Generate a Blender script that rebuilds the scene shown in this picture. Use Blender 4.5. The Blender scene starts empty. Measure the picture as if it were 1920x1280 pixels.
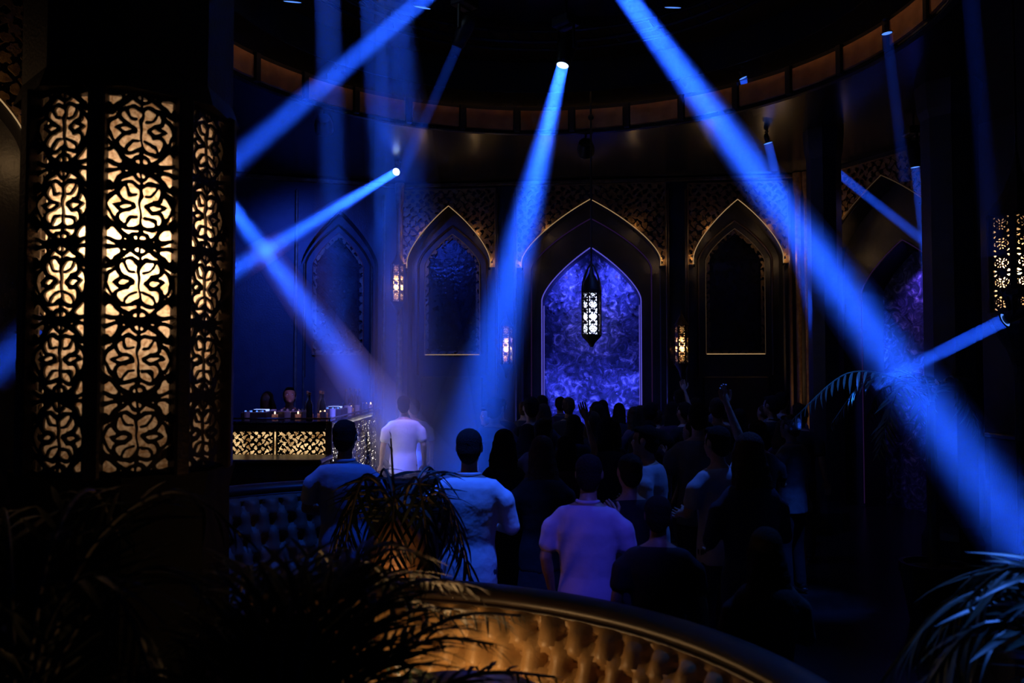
import bpy, bmesh, math, random
import numpy as np
from mathutils import Vector, Matrix

random.seed(7)
SC = bpy.context.scene
COL = SC.collection
PI = math.pi

# ------------------------------------------------------------------ camera, world, exposure
EYE = 2.1
F_PX = 1600.0
PITCH = math.atan(60 / F_PX)
cam_data = bpy.data.cameras.new('camera')
cam = bpy.data.objects.new('camera', cam_data)
COL.objects.link(cam)
cam_data.sensor_width = 36.0
cam_data.lens = 30.0
cam_data.clip_start = 0.05
cam_data.clip_end = 80
cam.location = (0, 0, EYE)
cam.rotation_euler = (PI / 2 + PITCH, 0, 0)
cam_data.dof.use_dof = True
cam_data.dof.focus_distance = 9.0
cam_data.dof.aperture_fstop = 2.4
SC.camera = cam

world = bpy.data.worlds.new('world')
SC.world = world
world.use_nodes = True
bg = world.node_tree.nodes['Background']
bg.inputs[0].default_value = (0.06, 0.2, 1.0, 1)
bg.inputs[1].default_value = 0.012

SC.view_settings.view_transform = 'Standard'
SC.view_settings.look = 'None'
SC.view_settings.exposure = 0.0
SC.view_settings.gamma = 1.0
SC.view_settings.use_curve_mapping = False
SC.cycles.use_denoising = True
SC.cycles.max_bounces = 4
SC.cycles.diffuse_bounces = 2
SC.cycles.glossy_bounces = 2
SC.cycles.use_adaptive_sampling = True
SC.cycles.adaptive_threshold = 0.05
SC.cycles.adaptive_min_samples = 16
SC.cycles.transparent_max_bounces = 48
SC.cycles.volume_bounces = 0
SC.cycles.caustics_reflective = False
SC.cycles.caustics_refractive = False
SC.cycles.sample_clamp_indirect = 3.0

BLUE = (0.012, 0.088, 1.0)
WARM = (1.0, 0.60, 0.26)


def P(px, py, Y):
    """world point that stands Y metres ahead on the sight line of a photograph pixel"""
    a, b = (px - 960) / F_PX, (640 - py) / F_PX
    yw = math.cos(PITCH) - math.sin(PITCH) * b
    zw = math.sin(PITCH) + math.cos(PITCH) * b
    s = Y / yw
    return Vector((a * s, Y, EYE + zw * s))


# ------------------------------------------------------------------ tagging and linking
def tag(o, label=None, cat=None, group=None, kind=None):
    if label: o['label'] = label
    if cat: o['category'] = cat
    if group: o['group'] = group
    if kind: o['kind'] = kind
    return o


def link(name, me, mat=None, parent=None):
    o = bpy.data.objects.new(name, me)
    COL.objects.link(o)
    if mat is not None and len(me.materials) == 0:
        me.materials.append(mat)
    if parent is not None:
        o.parent = parent
    return o


def thing(name, label, cat, loc=(0, 0, 0), rz=0.0, group=None):
    o = bpy.data.objects.new(name, None)
    COL.objects.link(o)
    o.empty_display_size = 0.1
    o.location = loc
    o.rotation_euler = (0, 0, rz)
    return tag(o, label, cat, group)


def copy_tree(o, parent=None):
    c = o.copy()
    COL.objects.link(c)
    c.parent = parent
    for ch in o.children:
        copy_tree(ch, c)
    return c


def add_light(kind, name, loc, energy, color, parent=None, **kw):
    d = bpy.data.lights.new(name, kind)
    d.energy = energy
    d.color = color
    for k, v in kw.items():
        setattr(d, k, v)
    o = bpy.data.objects.new(name, d)
    COL.objects.link(o)
    o.location = loc
    if parent is not None:
        o.parent = parent
    return o


# ------------------------------------------------------------------ materials
def mat(name, color, rough=0.6, metal=0.0, color2=None, scale=8.0, bump=0.0, bscale=None, spec=0.5, coat=0.0, detail=4.0,
        lo=0.35, hi=0.65, sheen=0.0):
    m = bpy.data.materials.new(name)
    m.use_nodes = True
    nt = m.node_tree
    b = nt.nodes['Principled BSDF']
    b.inputs['Base Color'].default_value = (*color, 1)
    b.inputs['Roughness'].default_value = rough
    b.inputs['Metallic'].default_value = metal
    b.inputs['Specular IOR Level'].default_value = spec
    b.inputs['Coat Weight'].default_value = coat
    b.inputs['Sheen Weight'].default_value = sheen
    tc = nt.nodes.new('ShaderNodeTexCoord')
    if color2 is not None:
        n = nt.nodes.new('ShaderNodeTexNoise')
        n.inputs['Scale'].default_value = scale
        n.inputs['Detail'].default_value = detail
        r = nt.nodes.new('ShaderNodeValToRGB')
        r.color_ramp.elements[0].position = lo
        r.color_ramp.elements[1].position = hi
        r.color_ramp.elements[0].color = (*color, 1)
        r.color_ramp.elements[1].color = (*color2, 1)
        nt.links.new(tc.outputs['Object'], n.inputs['Vector'])
        nt.links.new(n.outputs['Fac'], r.inputs['Fac'])
        nt.links.new(r.outputs['Color'], b.inputs['Base Color'])
    if bump:
        n2 = nt.nodes.new('ShaderNodeTexNoise')
        n2.inputs['Scale'].default_value = bscale or scale * 3
        n2.inputs['Detail'].default_value = 3
        bp = nt.nodes.new('ShaderNodeBump')
        bp.inputs['Strength'].default_value = bump
        bp.inputs['Distance'].default_value = 0.02
        nt.links.new(tc.outputs['Object'], n2.inputs['Vector'])
        nt.links.new(n2.outputs['Fac'], bp.inputs['Height'])
        nt.links.new(bp.outputs['Normal'], b.inputs['Normal'])
    return m


def emit(name, color, strength, color2=None, scale=10.0, lo=.4, hi=.6, lamp=False):
    m = bpy.data.materials.new(name)
    if not lamp:
        m.cycles.emission_sampling = 'NONE'
    m.use_nodes = True
    nt = m.node_tree
    for n in list(nt.nodes):
        if n.type != 'OUTPUT_MATERIAL':
            nt.nodes.remove(n)
    e = nt.nodes.new('ShaderNodeEmission')
    e.inputs['Color'].default_value = (*color, 1)
    e.inputs['Strength'].default_value = strength
    if color2 is not None:
        tc = nt.nodes.new('ShaderNodeTexCoord')
        n = nt.nodes.new('ShaderNodeTexNoise')
        n.inputs['Scale'].default_value = scale
        n.inputs['Detail'].default_value = 5
        r = nt.nodes.new('ShaderNodeValToRGB')
        r.color_ramp.elements[0].position = lo
        r.color_ramp.elements[1].position = hi
        r.color_ramp.elements[0].color = (*color, 1)
        r.color_ramp.elements[1].color = (*color2, 1)
        nt.links.new(tc.outputs['Object'], n.inputs['Vector'])
        nt.links.new(n.outputs['Fac'], r.inputs['Fac'])
        nt.links.new(r.outputs['Color'], e.inputs['Color'])
    nt.links.new(e.outputs[0], nt.nodes['Material Output'].inputs['Surface'])
    return m


def translucent(name, color, color2, scale=14.0):
    """mottled alabaster sheet that lets the lamp behind it shine through"""
    m = bpy.data.materials.new(name)
    m.use_nodes = True
    nt = m.node_tree
    for n in list(nt.nodes):
        if n.type != 'OUTPUT_MATERIAL':
            nt.nodes.remove(n)
    t = nt.nodes.new('ShaderNodeBsdfTranslucent')
    d = nt.nodes.new('ShaderNodeBsdfDiffuse')
    mx = nt.nodes.new('ShaderNodeMixShader')
    mx.inputs[0].default_value = 0.1
    tc = nt.nodes.new('ShaderNodeTexCoord')
    n = nt.nodes.new('ShaderNodeTexNoise')
    n.inputs['Scale'].default_value = scale
    n.inputs['Detail'].default_value = 5
    n.inputs['Distortion'].default_value = 1.2
    r = nt.nodes.new('ShaderNodeValToRGB')
    r.color_ramp.elements[0].position = .36
    r.color_ramp.elements[1].position = .62
    r.color_ramp.elements[0].color = (*color2, 1)
    r.color_ramp.elements[1].color = (*color, 1)
    nt.links.new(tc.outputs['Object'], n.inputs['Vector'])
    nt.links.new(n.outputs['Fac'], r.inputs['Fac'])
    nt.links.new(r.outputs['Color'], t.inputs['Color'])
    nt.links.new(r.outputs['Color'], d.inputs['Color'])
    nt.links.new(t.outputs[0], mx.inputs[1])
    nt.links.new(d.outputs[0], mx.inputs[2])
    nt.links.new(mx.outputs[0], nt.nodes['Material Output'].inputs['Surface'])
    return m


def haze(name, density):
    m = bpy.data.materials.new(name)
    m.use_nodes = True
    nt = m.node_tree
    for n in list(nt.nodes):
        if n.type != 'OUTPUT_MATERIAL':
            nt.nodes.remove(n)
    v = nt.nodes.new('ShaderNodeVolumeScatter')
    v.inputs['Color'].default_value = (1, 1, 1, 1)
    v.inputs['Density'].default_value = density
    v.inputs['Anisotropy'].default_value = 0.0
    nt.links.new(v.outputs[0], nt.nodes['Material Output'].inputs['Volume'])
    return m


M = {
    'floor': mat('dark_polished_floor', (.012, .012, .014), .22, 0, (.02, .018, .018), 3, .1, 30),
    'ceiling': mat('black_gloss_ceiling', (.010, .010, .012), .25, 0, (.016, .015, .016), 2),
    'wall': mat('dark_stained_wall', (.020, .020, .024), .42, 0, (.032, .030, .034), 5, .15, 40),
    'wood': mat('dark_walnut', (.035, .022, .016), .38, 0, (.06, .036, .022), 9, .1, 50),
    'black': mat('black_metal', (.012, .012, .013), .45, .6),
    'iron': mat('wrought_dark_bronze', (.020, .015, .012), .5, .5, (.035, .024, .016), 20, .2, 60),
    'gold': mat('carved_gilt', (.36, .22, .09), .42, .55, (.20, .12, .05), 14, .3, 60),
    'gold_dim': mat('aged_gilt', (.20, .14, .08), .42, .5, (.09, .06, .04), 10, .3, 50),
    'copper': mat('brushed_copper', (.78, .40, .19), .34, .8, (.55, .27, .12), 4, .08, 90),
    'matte': mat('matte_black_plinth', (.004, .004, .004), .8, 0, (.006, .006, .006), 6, spec=.15),
    'rib': mat('blackened_rib', (.02, .015, .012), .5, .3),
    'mirror': mat('dark_antique_mirror', (.035, .04, .055), .16, .55, (.012, .014, .02), 16, .25, 22, detail=6),
    'alab': translucent('warm_alabaster', (.86, .72, .54), (.46, .29, .16), 30),
    'glass': translucent('pale_lamp_glass', (.9, .9, .95), (.55, .6, .8), 26),
    'chrome': mat('chrome', (.7, .7, .72), .15, 1.0),
    'skin': mat('skin', (.50, .32, .24), .5, 0, (.42, .25, .18), 30),
    'skin2': mat('tan_skin', (.34, .20, .14), .5, 0, (.28, .16, .11), 30),
    'hair': mat('black_hair', (.010, .008, .007), .85, 0, (.02, .014, .010), 60, .6, 120, spec=.15),
    'hair_b': mat('brown_hair', (.045, .022, .012), .75, 0, (.09, .045, .022), 40, .6, 120, spec=.2),
    'eye': mat('eye_white', (.7, .7, .7), .2),
    'white_cloth': mat('white_cotton', (.72, .72, .74), .8, 0, (.60, .60, .64), 6, .5, 9, sheen=.2),
    'pale_cloth': mat('pale_blue_cotton', (.40, .46, .58), .8, 0, (.30, .36, .48), 6, .5, 9, sheen=.2),
    'lilac_cloth': mat('lilac_polo_cotton', (.52, .42, .62), .8, 0, (.44, .35, .54), 6, .4, 9, sheen=.2),
    'grey_cloth': mat('grey_cotton', (.16, .16, .18), .85, 0, (.11, .11, .13), 8, .4, 12),
    'navy_cloth': mat('navy_cotton', (.018, .022, .045), .85, 0, (.03, .035, .06), 8, .4, 12),
    'black_cloth': mat('black_cotton', (.008, .008, .009), .9, 0, (.014, .014, .015), 8, .4, 12),
    'teal_cloth': mat('pale_green_cotton', (.40, .58, .52), .8, 0, (.30, .46, .42), 8, .4, 12),
    'plum_cloth': mat('plum_cotton', (.06, .025, .05), .85, 0, (.09, .04, .07), 8, .4, 12),
    'denim': mat('dark_denim', (.02, .025, .05), .85, 0, (.03, .04, .07), 20),
    'shoe': mat('black_leather_shoe', (.012, .010, .010), .4),
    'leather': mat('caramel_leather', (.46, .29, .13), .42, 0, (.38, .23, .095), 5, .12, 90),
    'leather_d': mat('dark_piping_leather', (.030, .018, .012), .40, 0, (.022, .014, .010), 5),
    'leather_shaded': mat('shaded_caramel_leather', (.16, .11, .07), .6, 0, (.12, .08, .05), 5, .1, 80),  # the same caramel leather, its dim lighting put into a darker colour
    'button': mat('leather_button', (.30, .18, .08), .4),
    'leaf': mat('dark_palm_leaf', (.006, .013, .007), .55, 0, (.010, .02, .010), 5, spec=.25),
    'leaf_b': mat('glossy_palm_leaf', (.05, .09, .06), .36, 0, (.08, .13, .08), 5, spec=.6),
    'leaf_dry': mat('dry_palm_leaf', (.16, .10, .05), .6, 0, (.10, .06, .03), 8),
    'stem': mat('palm_stem', (.06, .05, .025), .6),
    'soil': mat('potting_soil', (.10, .055, .03), .9, 0, (.05, .03, .02), 30, .6, 40),
    'pot': mat('dark_ceramic_pot', (.03, .025, .022), .35),
    'marble': mat('pale_table_marble', (.75, .66, .52), .25, 0, (.38, .26, .15), 4, detail=8, lo=.42, hi=.58),
    'cable': mat('dark_hanging_rod', (.01, .01, .012), .5),
    'bottle': mat('dark_bottle_glass', (.02, .03, .025), .08, 0, spec=.8),
    'clear': mat('clear_tumbler_glass', (.55, .6, .7), .06, 0, spec=.8),
    'plastic': mat('black_mixer_plastic', (.02, .02, .022), .35),
    'cream': mat('white_paper', (.75, .75, .72), .7),
}


# ------------------------------------------------------------------ mesh helpers
class MB:
    def __init__(self):
        self.v, self.f = [], []

    def add(self, vs, fs):
        n = len(self.v)
        self.v += [tuple(x) for x in vs]
        self.f += [tuple(i + n for i in f) for f in fs]
        return self

    def box(self, c, s, rz=0.0, bevel=0.0):
        x, y, z = (s[0] / 2, s[1] / 2, s[2] / 2)
        b = min(bevel, x * .9, y * .9, z * .9)
        cs, sn = math.cos(rz), math.sin(rz)

        def tr(p):
            return (c[0] + p[0] * cs - p[1] * sn, c[1] + p[0] * sn + p[1] * cs, c[2] + p[2])
        if b <= 0:
            vs = [(i * x, j * y, k * z) for i in (-1, 1) for j in (-1, 1) for k in (-1, 1)]
            fs = [(0, 1, 3, 2), (4, 6, 7, 5), (0, 4, 5, 1), (2, 3, 7, 6), (0, 2, 6, 4), (1, 5, 7, 3)]
        else:
            rings = []
            for (zz, ins) in ((-z, b), (-z + b, 0), (z - b, 0), (z, b)):
                xx, yy = x - ins, y - ins
                q = b
                rings.append([(-xx + q, -yy, zz), (xx - q, -yy, zz), (xx, -yy + q, zz), (xx, yy - q, zz),
                              (xx - q, yy, zz), (-xx + q, yy, zz), (-xx, yy - q, zz), (-xx, -yy + q, zz)])
            vs = [p for r in rings for p in r]
            fs = []
            for k in range(3):
                for i in range(8):
                    fs.append((k * 8 + i, k * 8 + (i + 1) % 8, (k + 1) * 8 + (i + 1) % 8, (k + 1) * 8 + i))
            fs.append(tuple(range(7, -1, -1)))
            fs.append(tuple(range(24, 32)))
        return self.add([tr(p) for p in vs], fs)

    def lathe(self, prof, n=24, c=(0, 0, 0), ph=0.0):
        """prof: (radius, z) bottom to top"""
        vs, fs = [], []
        for r, z in prof:
            for i in range(n):
                a = 2 * PI * i / n + ph
                vs.append((c[0] + r * math.cos(a), c[1] + r * math.sin(a), c[2] + z))
        for k in range(len(prof) - 1):
            for i in range(n):
                j = (i + 1) % n
                fs.append((k * n + i, k * n + j, (k + 1) * n + j, (k + 1) * n + i))
        fs.append(tuple(range(n - 1, -1, -1)))
        fs.append(tuple(range((len(prof) - 1) * n, len(prof) * n)))
        return self.add(vs, fs)

    def tube(self, pts, r, n=8, closed=False):
        pts = [Vector(p) for p in pts]
        m = len(pts)
        rs = r if isinstance(r, (list, tuple)) else [r] * m
        vs, fs = [], []
        prev = None
        for k in range(m):
            if closed:
                t = (pts[(k + 1) % m] - pts[k - 1])
            else:
                t = pts[min(k + 1, m - 1)] - pts[max(k - 1, 0)]
            t.normalize()
            if prev is None:
                up = Vector((0, 0, 1)) if abs(t.z) < .9 else Vector((1, 0, 0))
                a = t.cross(up).normalized()
            else:
                a = (prev - t * prev.dot(t)).normalized()
            prev = a
            b = t.cross(a)
            for i in range(n):
                g = 2 * PI * i / n
                vs.append(tuple(pts[k] + (a * math.cos(g) + b * math.sin(g)) * rs[k]))
        last = m if closed else m - 1
        for k in range(last):
            k2 = (k + 1) % m
            for i in range(n):
                j = (i + 1) % n
                fs.append((k * n + j, k * n + i, k2 * n + i, k2 * n + j))
        if not closed:
            fs.append(tuple(range(n)))
            fs.append(tuple(range(m * n - 1, (m - 1) * n - 1, -1)))
        return self.add(vs, fs)

    def ball(self, c, r, n=12, m=8, rot=None):
        r = r if isinstance(r, (tuple, list)) else (r, r, r)
        vs, fs = [], []
        R = rot or Matrix.Identity(3)
        c = Vector(c)
        vs.append(c + R @ Vector((0, 0, -r[2])))
        for k in range(1, m):
            t = -PI / 2 + PI * k / m
            for i in range(n):
                a = 2 * PI * i / n
                vs.append(c + R @ Vector((r[0] * math.cos(t) * math.cos(a), r[1] * math.cos(t) * math.sin(a), r[2] * math.sin(t))))
        vs.append(c + R @ Vector((0, 0, r[2])))
        for i in range(n):
            fs.append((0, 1 + (i + 1) % n, 1 + i))
            fs.append((len(vs) - 1, 1 + (m - 2) * n + i, 1 + (m - 2) * n + (i + 1) % n))
        for k in range(m - 2):
            for i in range(n):
                j = (i + 1) % n
                fs.append((1 + k * n + i, 1 + k * n + j, 1 + (k + 1) * n + j, 1 + (k + 1) * n + i))
        return self.add(vs, fs)

    def capsule(self, p0, r0, p1, r1, n=12):
        p0, p1 = Vector(p0), Vector(p1)
        t = (p1 - p0)
        L = t.length or 1e-6
        t /= L
        pts, rs = [], []
        for a in (-80, -50, -20):
            pts.append(p0 + t * r0 * math.sin(math.radians(a))); rs.append(r0 * math.cos(math.radians(a)))
        for a in (20, 50, 80):
            pts.append(p1 + t * r1 * math.sin(math.radians(a))); rs.append(r1 * math.cos(math.radians(a)))
        return self.tube(pts, rs, n)

    def loft(self, rings, n=20):
        """rings: (x, y, z, rx, ry) bottom to top"""
        vs, fs = [], []
        for (x, y, z, rx, ry) in rings:
            for i in range(n):
                a = 2 * PI * i / n
                vs.append((x + rx * math.cos(a), y + ry * math.sin(a), z))
        for k in range(len(rings) - 1):
            for i in range(n):
                j = (i + 1) % n
                fs.append((k * n + i, k * n + j, (k + 1) * n + j, (k + 1) * n + i))
        fs.append(tuple(range(n - 1, -1, -1)))
        fs.append(tuple(range((len(rings) - 1) * n, len(rings) * n)))
        return self.add(vs, fs)

    def mesh(self, name, smooth=False):
        me = bpy.data.meshes.new(name)
        me.from_pydata(self.v, [], self.f)
        me.validate()
        if smooth:
            me.polygons.foreach_set('use_smooth', [True] * len(me.polygons))
            try:
                me.set_sharp_from_angle(angle=math.radians(45))
            except Exception:
                pass
        me.update()
        return me

    def build(self, name, material, parent=None, smooth=False):
        return link(name, self.mesh(name, smooth), material, parent)


def struct(o, label=None):
    o['kind'] = 'structure'
    if label:
        o['label'] = label
    return o


def plate(xs, ys, F, t0, t1, name):
    """cut sheet: solid where F > 0 on the grid xs x ys, in the plane x, z; y from t0 (front) to t1"""
    V, idx = [], {}

    def cv(i, j):
        k = ('c', i, j)
        if k not in idx:
            idx[k] = len(V); V.append((xs[i], ys[j]))
        return idx[k]

    def ev(i, j, i2, j2):
        k = ('e', i, j, i2, j2) if (i, j) < (i2, j2) else ('e', i2, j2, i, j)
        if k not in idx:
            a, b = F[i, j], F[i2, j2]
            t = min(.97, max(.03, a / (a - b)))
            idx[k] = len(V)
            V.append((xs[i] + (xs[i2] - xs[i]) * t, ys[j] + (ys[j2] - ys[j]) * t))
        return idx[k]
    faces = []
    pos = F > 0
    anyin = pos[:-1, :-1] | pos[1:, :-1] | pos[1:, 1:] | pos[:-1, 1:]
    for i, j in zip(*np.nonzero(anyin)):
        q = ((i, j), (i + 1, j), (i + 1, j + 1), (i, j + 1))
        poly = []
        for k in range(4):
            a, b = q[k], q[(k + 1) % 4]
            if pos[a]:
                poly.append(cv(*a))
            if pos[a] != pos[b]:
                poly.append(ev(a[0], a[1], b[0], b[1]))
        if len(poly) >= 3:
            faces.append(poly)
    n = len(V)
    verts = [(x, t0, z) for x, z in V] + [(x, t1, z) for x, z in V]
    edges = {}
    for f in faces:
        for k in range(len(f)):
            edges[(f[k], f[(k + 1) % len(f)])] = 1
    out = [tuple(f) for f in faces] + [tuple(i + n for i in reversed(f)) for f in faces]
    for (a, b) in edges:
        if (b, a) not in edges:
            out.append((b, a, a + n, b + n))
    me = bpy.data.meshes.new(name)
    me.from_pydata(verts, [], out)
    me.update()
    return me


def seg_dist(X, Y, pts):
    d = np.full(X.shape, 1e9)
    for (x0, y0), (x1, y1) in zip(pts[:-1], pts[1:]):
        dx, dy = x1 - x0, y1 - y0
        L = dx * dx + dy * dy + 1e-12
        t = np.clip(((X - x0) * dx + (Y - y0) * dy) / L, 0, 1)
        d = np.minimum(d, np.hypot(X - x0 - t * dx, Y - y0 - t * dy))
    return d


def smooth_pts(pts, n=6):
    out = []
    p = [pts[0]] + list(pts) + [pts[-1]]
    for i in range(1, len(p) - 2):
        for k in range(n):
            t = k / n
            q = []
            for c in range(2):
                a, b, c2, d = p[i - 1][c], p[i][c], p[i + 1][c], p[i + 2][c]
                q.append(.5 * (2 * b + (c2 - a) * t + (2 * a - 5 * b + 4 * c2 - d) * t * t + (3 * b - a - 3 * c2 + d) * t ** 3))
            out.append(tuple(q))
    out.append(tuple(pts[-1]))
    return out


def arabesque(a, H, nrep, step, w, border, jitter=0.004):
    """pierced screen pattern: ogee lattice, scrolls and a centre vein, nrep repeats of height H, half width a"""
    nx, ny = int(2 * a / step) + 1, int(nrep * H / step) + 1
    xs = np.linspace(-a, a, nx)
    ys = np.linspace(0, nrep * H, ny)
    X, Y = np.meshgrid(xs, ys, indexing='ij')
    jx = jitter * (np.sin(Y * 37 + 2 * np.sin(X * 51)) + .7 * np.sin(Y * 83 + X * 40))
    jy = jitter * (np.sin(X * 43 + 1.7 * np.sin(Y * 29)) + .7 * np.sin(X * 91 - Y * 55))
    U = np.abs(X + jx) / a
    V = np.mod(Y + jy, H) / H
    V = np.where(V > .5, 1 - V, V) * 2          # mirrored inside one repeat: 0 at the crossing, 1 at the waist
    asp = H / 2 / a
    S = [
        (smooth_pts([(-.02, .0), (.20, .10), (.52, .30), (.80, .56), (1.0, .70)]), 1.15),          # diagonal leaf rib
        (smooth_pts([(1.04, .16), (.80, .10), (.52, .06), (.20, .0)]), 1.05),                       # bar at the crossing
        (smooth_pts([(.0, .52), (.18, .40), (.42, .42), (.60, .58), (.56, .78), (.36, .88), (.18, .98)]), .95),
        (smooth_pts([(.60, .58), (.78, .76), (.92, 1.02)]), .9),
        (smooth_pts([(.34, .86), (.58, .96), (.70, 1.04)]), .8),
        (smooth_pts([(.24, .12), (.16, .24), (.0, .30)]), .9),
        (smooth_pts([(.52, .30), (.46, .18), (.52, .05)]), .8),
        (smooth_pts([(.80, .56), (.86, .40), (1.02, .38)]), .8),
        (smooth_pts([(.36, .60), (.26, .70), (.12, .72)]), .75),
        (smooth_pts([(.42, .42), (.40, .54), (.34, .62)]), .7),
        ([(0, -.1), (0, 1.1)], .62),
    ]
    D = np.full(X.shape, 1e9)
    for pts, k in S:
        pp = [(u, v * asp) for u, v in pts]
        d = seg_dist(U, V * asp, pp) * a - w * k
        h = np.clip(.5 + .5 * (D - d) / .006, 0, 1)
        D = D * (1 - h) + d * h - .006 * h * (1 - h)
    edge = np.minimum(np.minimum(a - np.abs(X), Y), nrep * H - Y) - border
    D = np.minimum(D, edge)
    return xs, ys, -D
# ------------------------------------------------------------------ the room shell
SOFFIT = 5.42
RING_C, RING_R = (0.32, 8.05), 3.62

fl = MB().box((0.5, 7.0, -.05), (22, 20, .1)).build('floor', M['floor'])
struct(fl, 'dark polished club floor')
pf = MB()
pf.box((-.1, 1.3, .175), (6.2, 6.2, .35), 0, .01)
struct(pf.build('floor_platform', M['floor']), 'raised dark platform under the tufted booth')

# soffit with its round opening, copper lined recess, recess lid
NS = 96
vs, fs = [], []
for k in range(NS):
    a = 2 * PI * k / NS
    c, s = math.cos(a), math.sin(a)
    m = 12.0 / max(abs(c), abs(s))
    for z in (SOFFIT, SOFFIT + .12):
        vs.append((RING_C[0] + RING_R * c, RING_C[1] + RING_R * s, z))
        vs.append((RING_C[0] + m * c, RING_C[1] + m * s, z))
for k in range(NS):
    j = (k + 1) % NS
    fs += [(4 * k, 4 * j, 4 * j + 1, 4 * k + 1), (4 * k + 2, 4 * k + 3, 4 * j + 3, 4 * j + 2), (4 * k, 4 * k + 2, 4 * j + 2, 4 * j),
           (4 * k + 1, 4 * j + 1, 4 * j + 3, 4 * k + 3)]
ceil_o = struct(MB().add(vs, fs).build('ceiling', M['ceiling']), 'black glossy ceiling with a round recess')
lid = MB().lathe([(RING_R + .3, 6.5), (RING_R + .3, 6.6)], NS, (RING_C[0], RING_C[1], 0)).build('recess_lid', M['ceiling'], ceil_o)
vs, fs = [], []
for k in range(NS):
    a = 2 * PI * k / NS
    for z in (SOFFIT + .34, 6.52):
        vs.append((RING_C[0] + (RING_R + .16) * math.cos(a), RING_C[1] + (RING_R + .16) * math.sin(a), z))
for k in range(NS):
    j = (k + 1) % NS
    fs.append((2 * k, 2 * j, 2 * j + 1, 2 * k + 1))
MB().add(vs, fs).build('recess_side', M['ceiling'], ceil_o)

# copper band: single panels with dark ribs between, hung on the recess edge
vs, fs = [], []
prof = [(RING_R + .01, SOFFIT - .015), (RING_R + .08, SOFFIT - .015), (RING_R + .08, SOFFIT + .36), (RING_R + .01, SOFFIT + .36)]
for k in range(NS):
    a = 2 * PI * k / NS
    for r, z in prof:
        vs.append((RING_C[0] + r * math.cos(a), RING_C[1] + r * math.sin(a), z))
for k in range(NS):
    j = (k + 1) % NS
    for q in range(4):
        q2 = (q + 1) % 4
        fs.append((4 * k + q, 4 * j + q, 4 * j + q2, 4 * k + q2))
band = struct(MB().add(vs, fs).build('trim_1', M['rib']), 'copper panelled band around the ceiling recess')
NPAN = 30
for kind, span, r0, r1, z0, z1, m_ in (('copper_panel', .86, .0, -.025, .03, .31, 'copper'), ('band_rib', .09, .0, -.05, .0, .35, 'rib')):
    vs, fs = [], []
    nseg = 5 if kind == 'copper_panel' else 1
    half = span * PI / NPAN
    for k in range(nseg + 1):
        a = -half + 2 * half * k / nseg
        for (rr, z) in ((r1, z0 + .012), (r1, z1 - .012), (r0 + .01, z1), (r0 + .01, z0)):
            vs.append(((RING_R + rr) * math.cos(a), (RING_R + rr) * math.sin(a), SOFFIT + z))
    for k in range(nseg):
        for q in range(4):
            q2 = (q + 1) % 4
            fs.append((4 * k + q, 4 * k + q2, 4 * k + 4 + q2, 4 * k + 4 + q))
    fs += [(0, 3, 2, 1), (4 * nseg, 4 * nseg + 1, 4 * nseg + 2, 4 * nseg + 3)]
    me = MB().add(vs, fs).mesh(kind)
    me.materials.append(M[m_])
    for i in range(NPAN):
        o = link(kind, me, None, band)
        o.location = (RING_C[0], RING_C[1], 0)
        o.rotation_euler.z = 2 * PI * (i + (.5 if kind == 'band_rib' else 0)) / NPAN + .07
# warm strip in the recess, behind a lip added to hide it: it washes the copper band
lipz = SOFFIT + .50
ringpts = [(RING_C[0] + (RING_R - .30) * math.cos(2 * PI * k / 64), RING_C[1] + (RING_R - .30) * math.sin(2 * PI * k / 64), lipz) for k in range(64)]
EM_COVE = emit('warm_cove_strip', (1.0, .50, .20), 1.15, lamp=True)
MB().tube(ringpts[::2], .012, 4, True).build('cove_strip', EM_COVE, band)
vs, fs = [], []
for k in range(64):
    a = 2 * PI * k / 64
    for r, z in ((RING_R - .36, lipz - .06), (RING_R - .36, lipz + .35), (RING_R - .34, lipz + .35), (RING_R - .34, lipz - .06)):
        vs.append((RING_C[0] + r * math.cos(a), RING_C[1] + r * math.sin(a), z))
for k in range(64):
    j = (k + 1) % 64
    for q in range(4):
        q2 = (q + 1) % 4
        fs.append((4 * k + q, 4 * j + q, 4 * j + q2, 4 * k + q2))
MB().add(vs, fs).build('added_cove_lip', M['rib'], band)


def arch_h(x, w, spring, apex, k=.6):
    q = min(1.0, abs(x) / w)
    return spring + (apex - spring) * (k * (1 - q) + (1 - k) * math.sqrt(max(0.0, 1 - q * q)))


def arch_line(uc, w, spring, apex, n=40, foot=None, k=.6):
    pts = []
    if foot is not None:
        pts += [(uc - w, foot)]
    for i in range(n + 1):
        x = -w * math.cos(PI * i / n)
        pts.append((uc + x, arch_h(x, w, spring, apex, k)))
    if foot is not None:
        pts += [(uc + w, foot)]
    return pts


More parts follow.
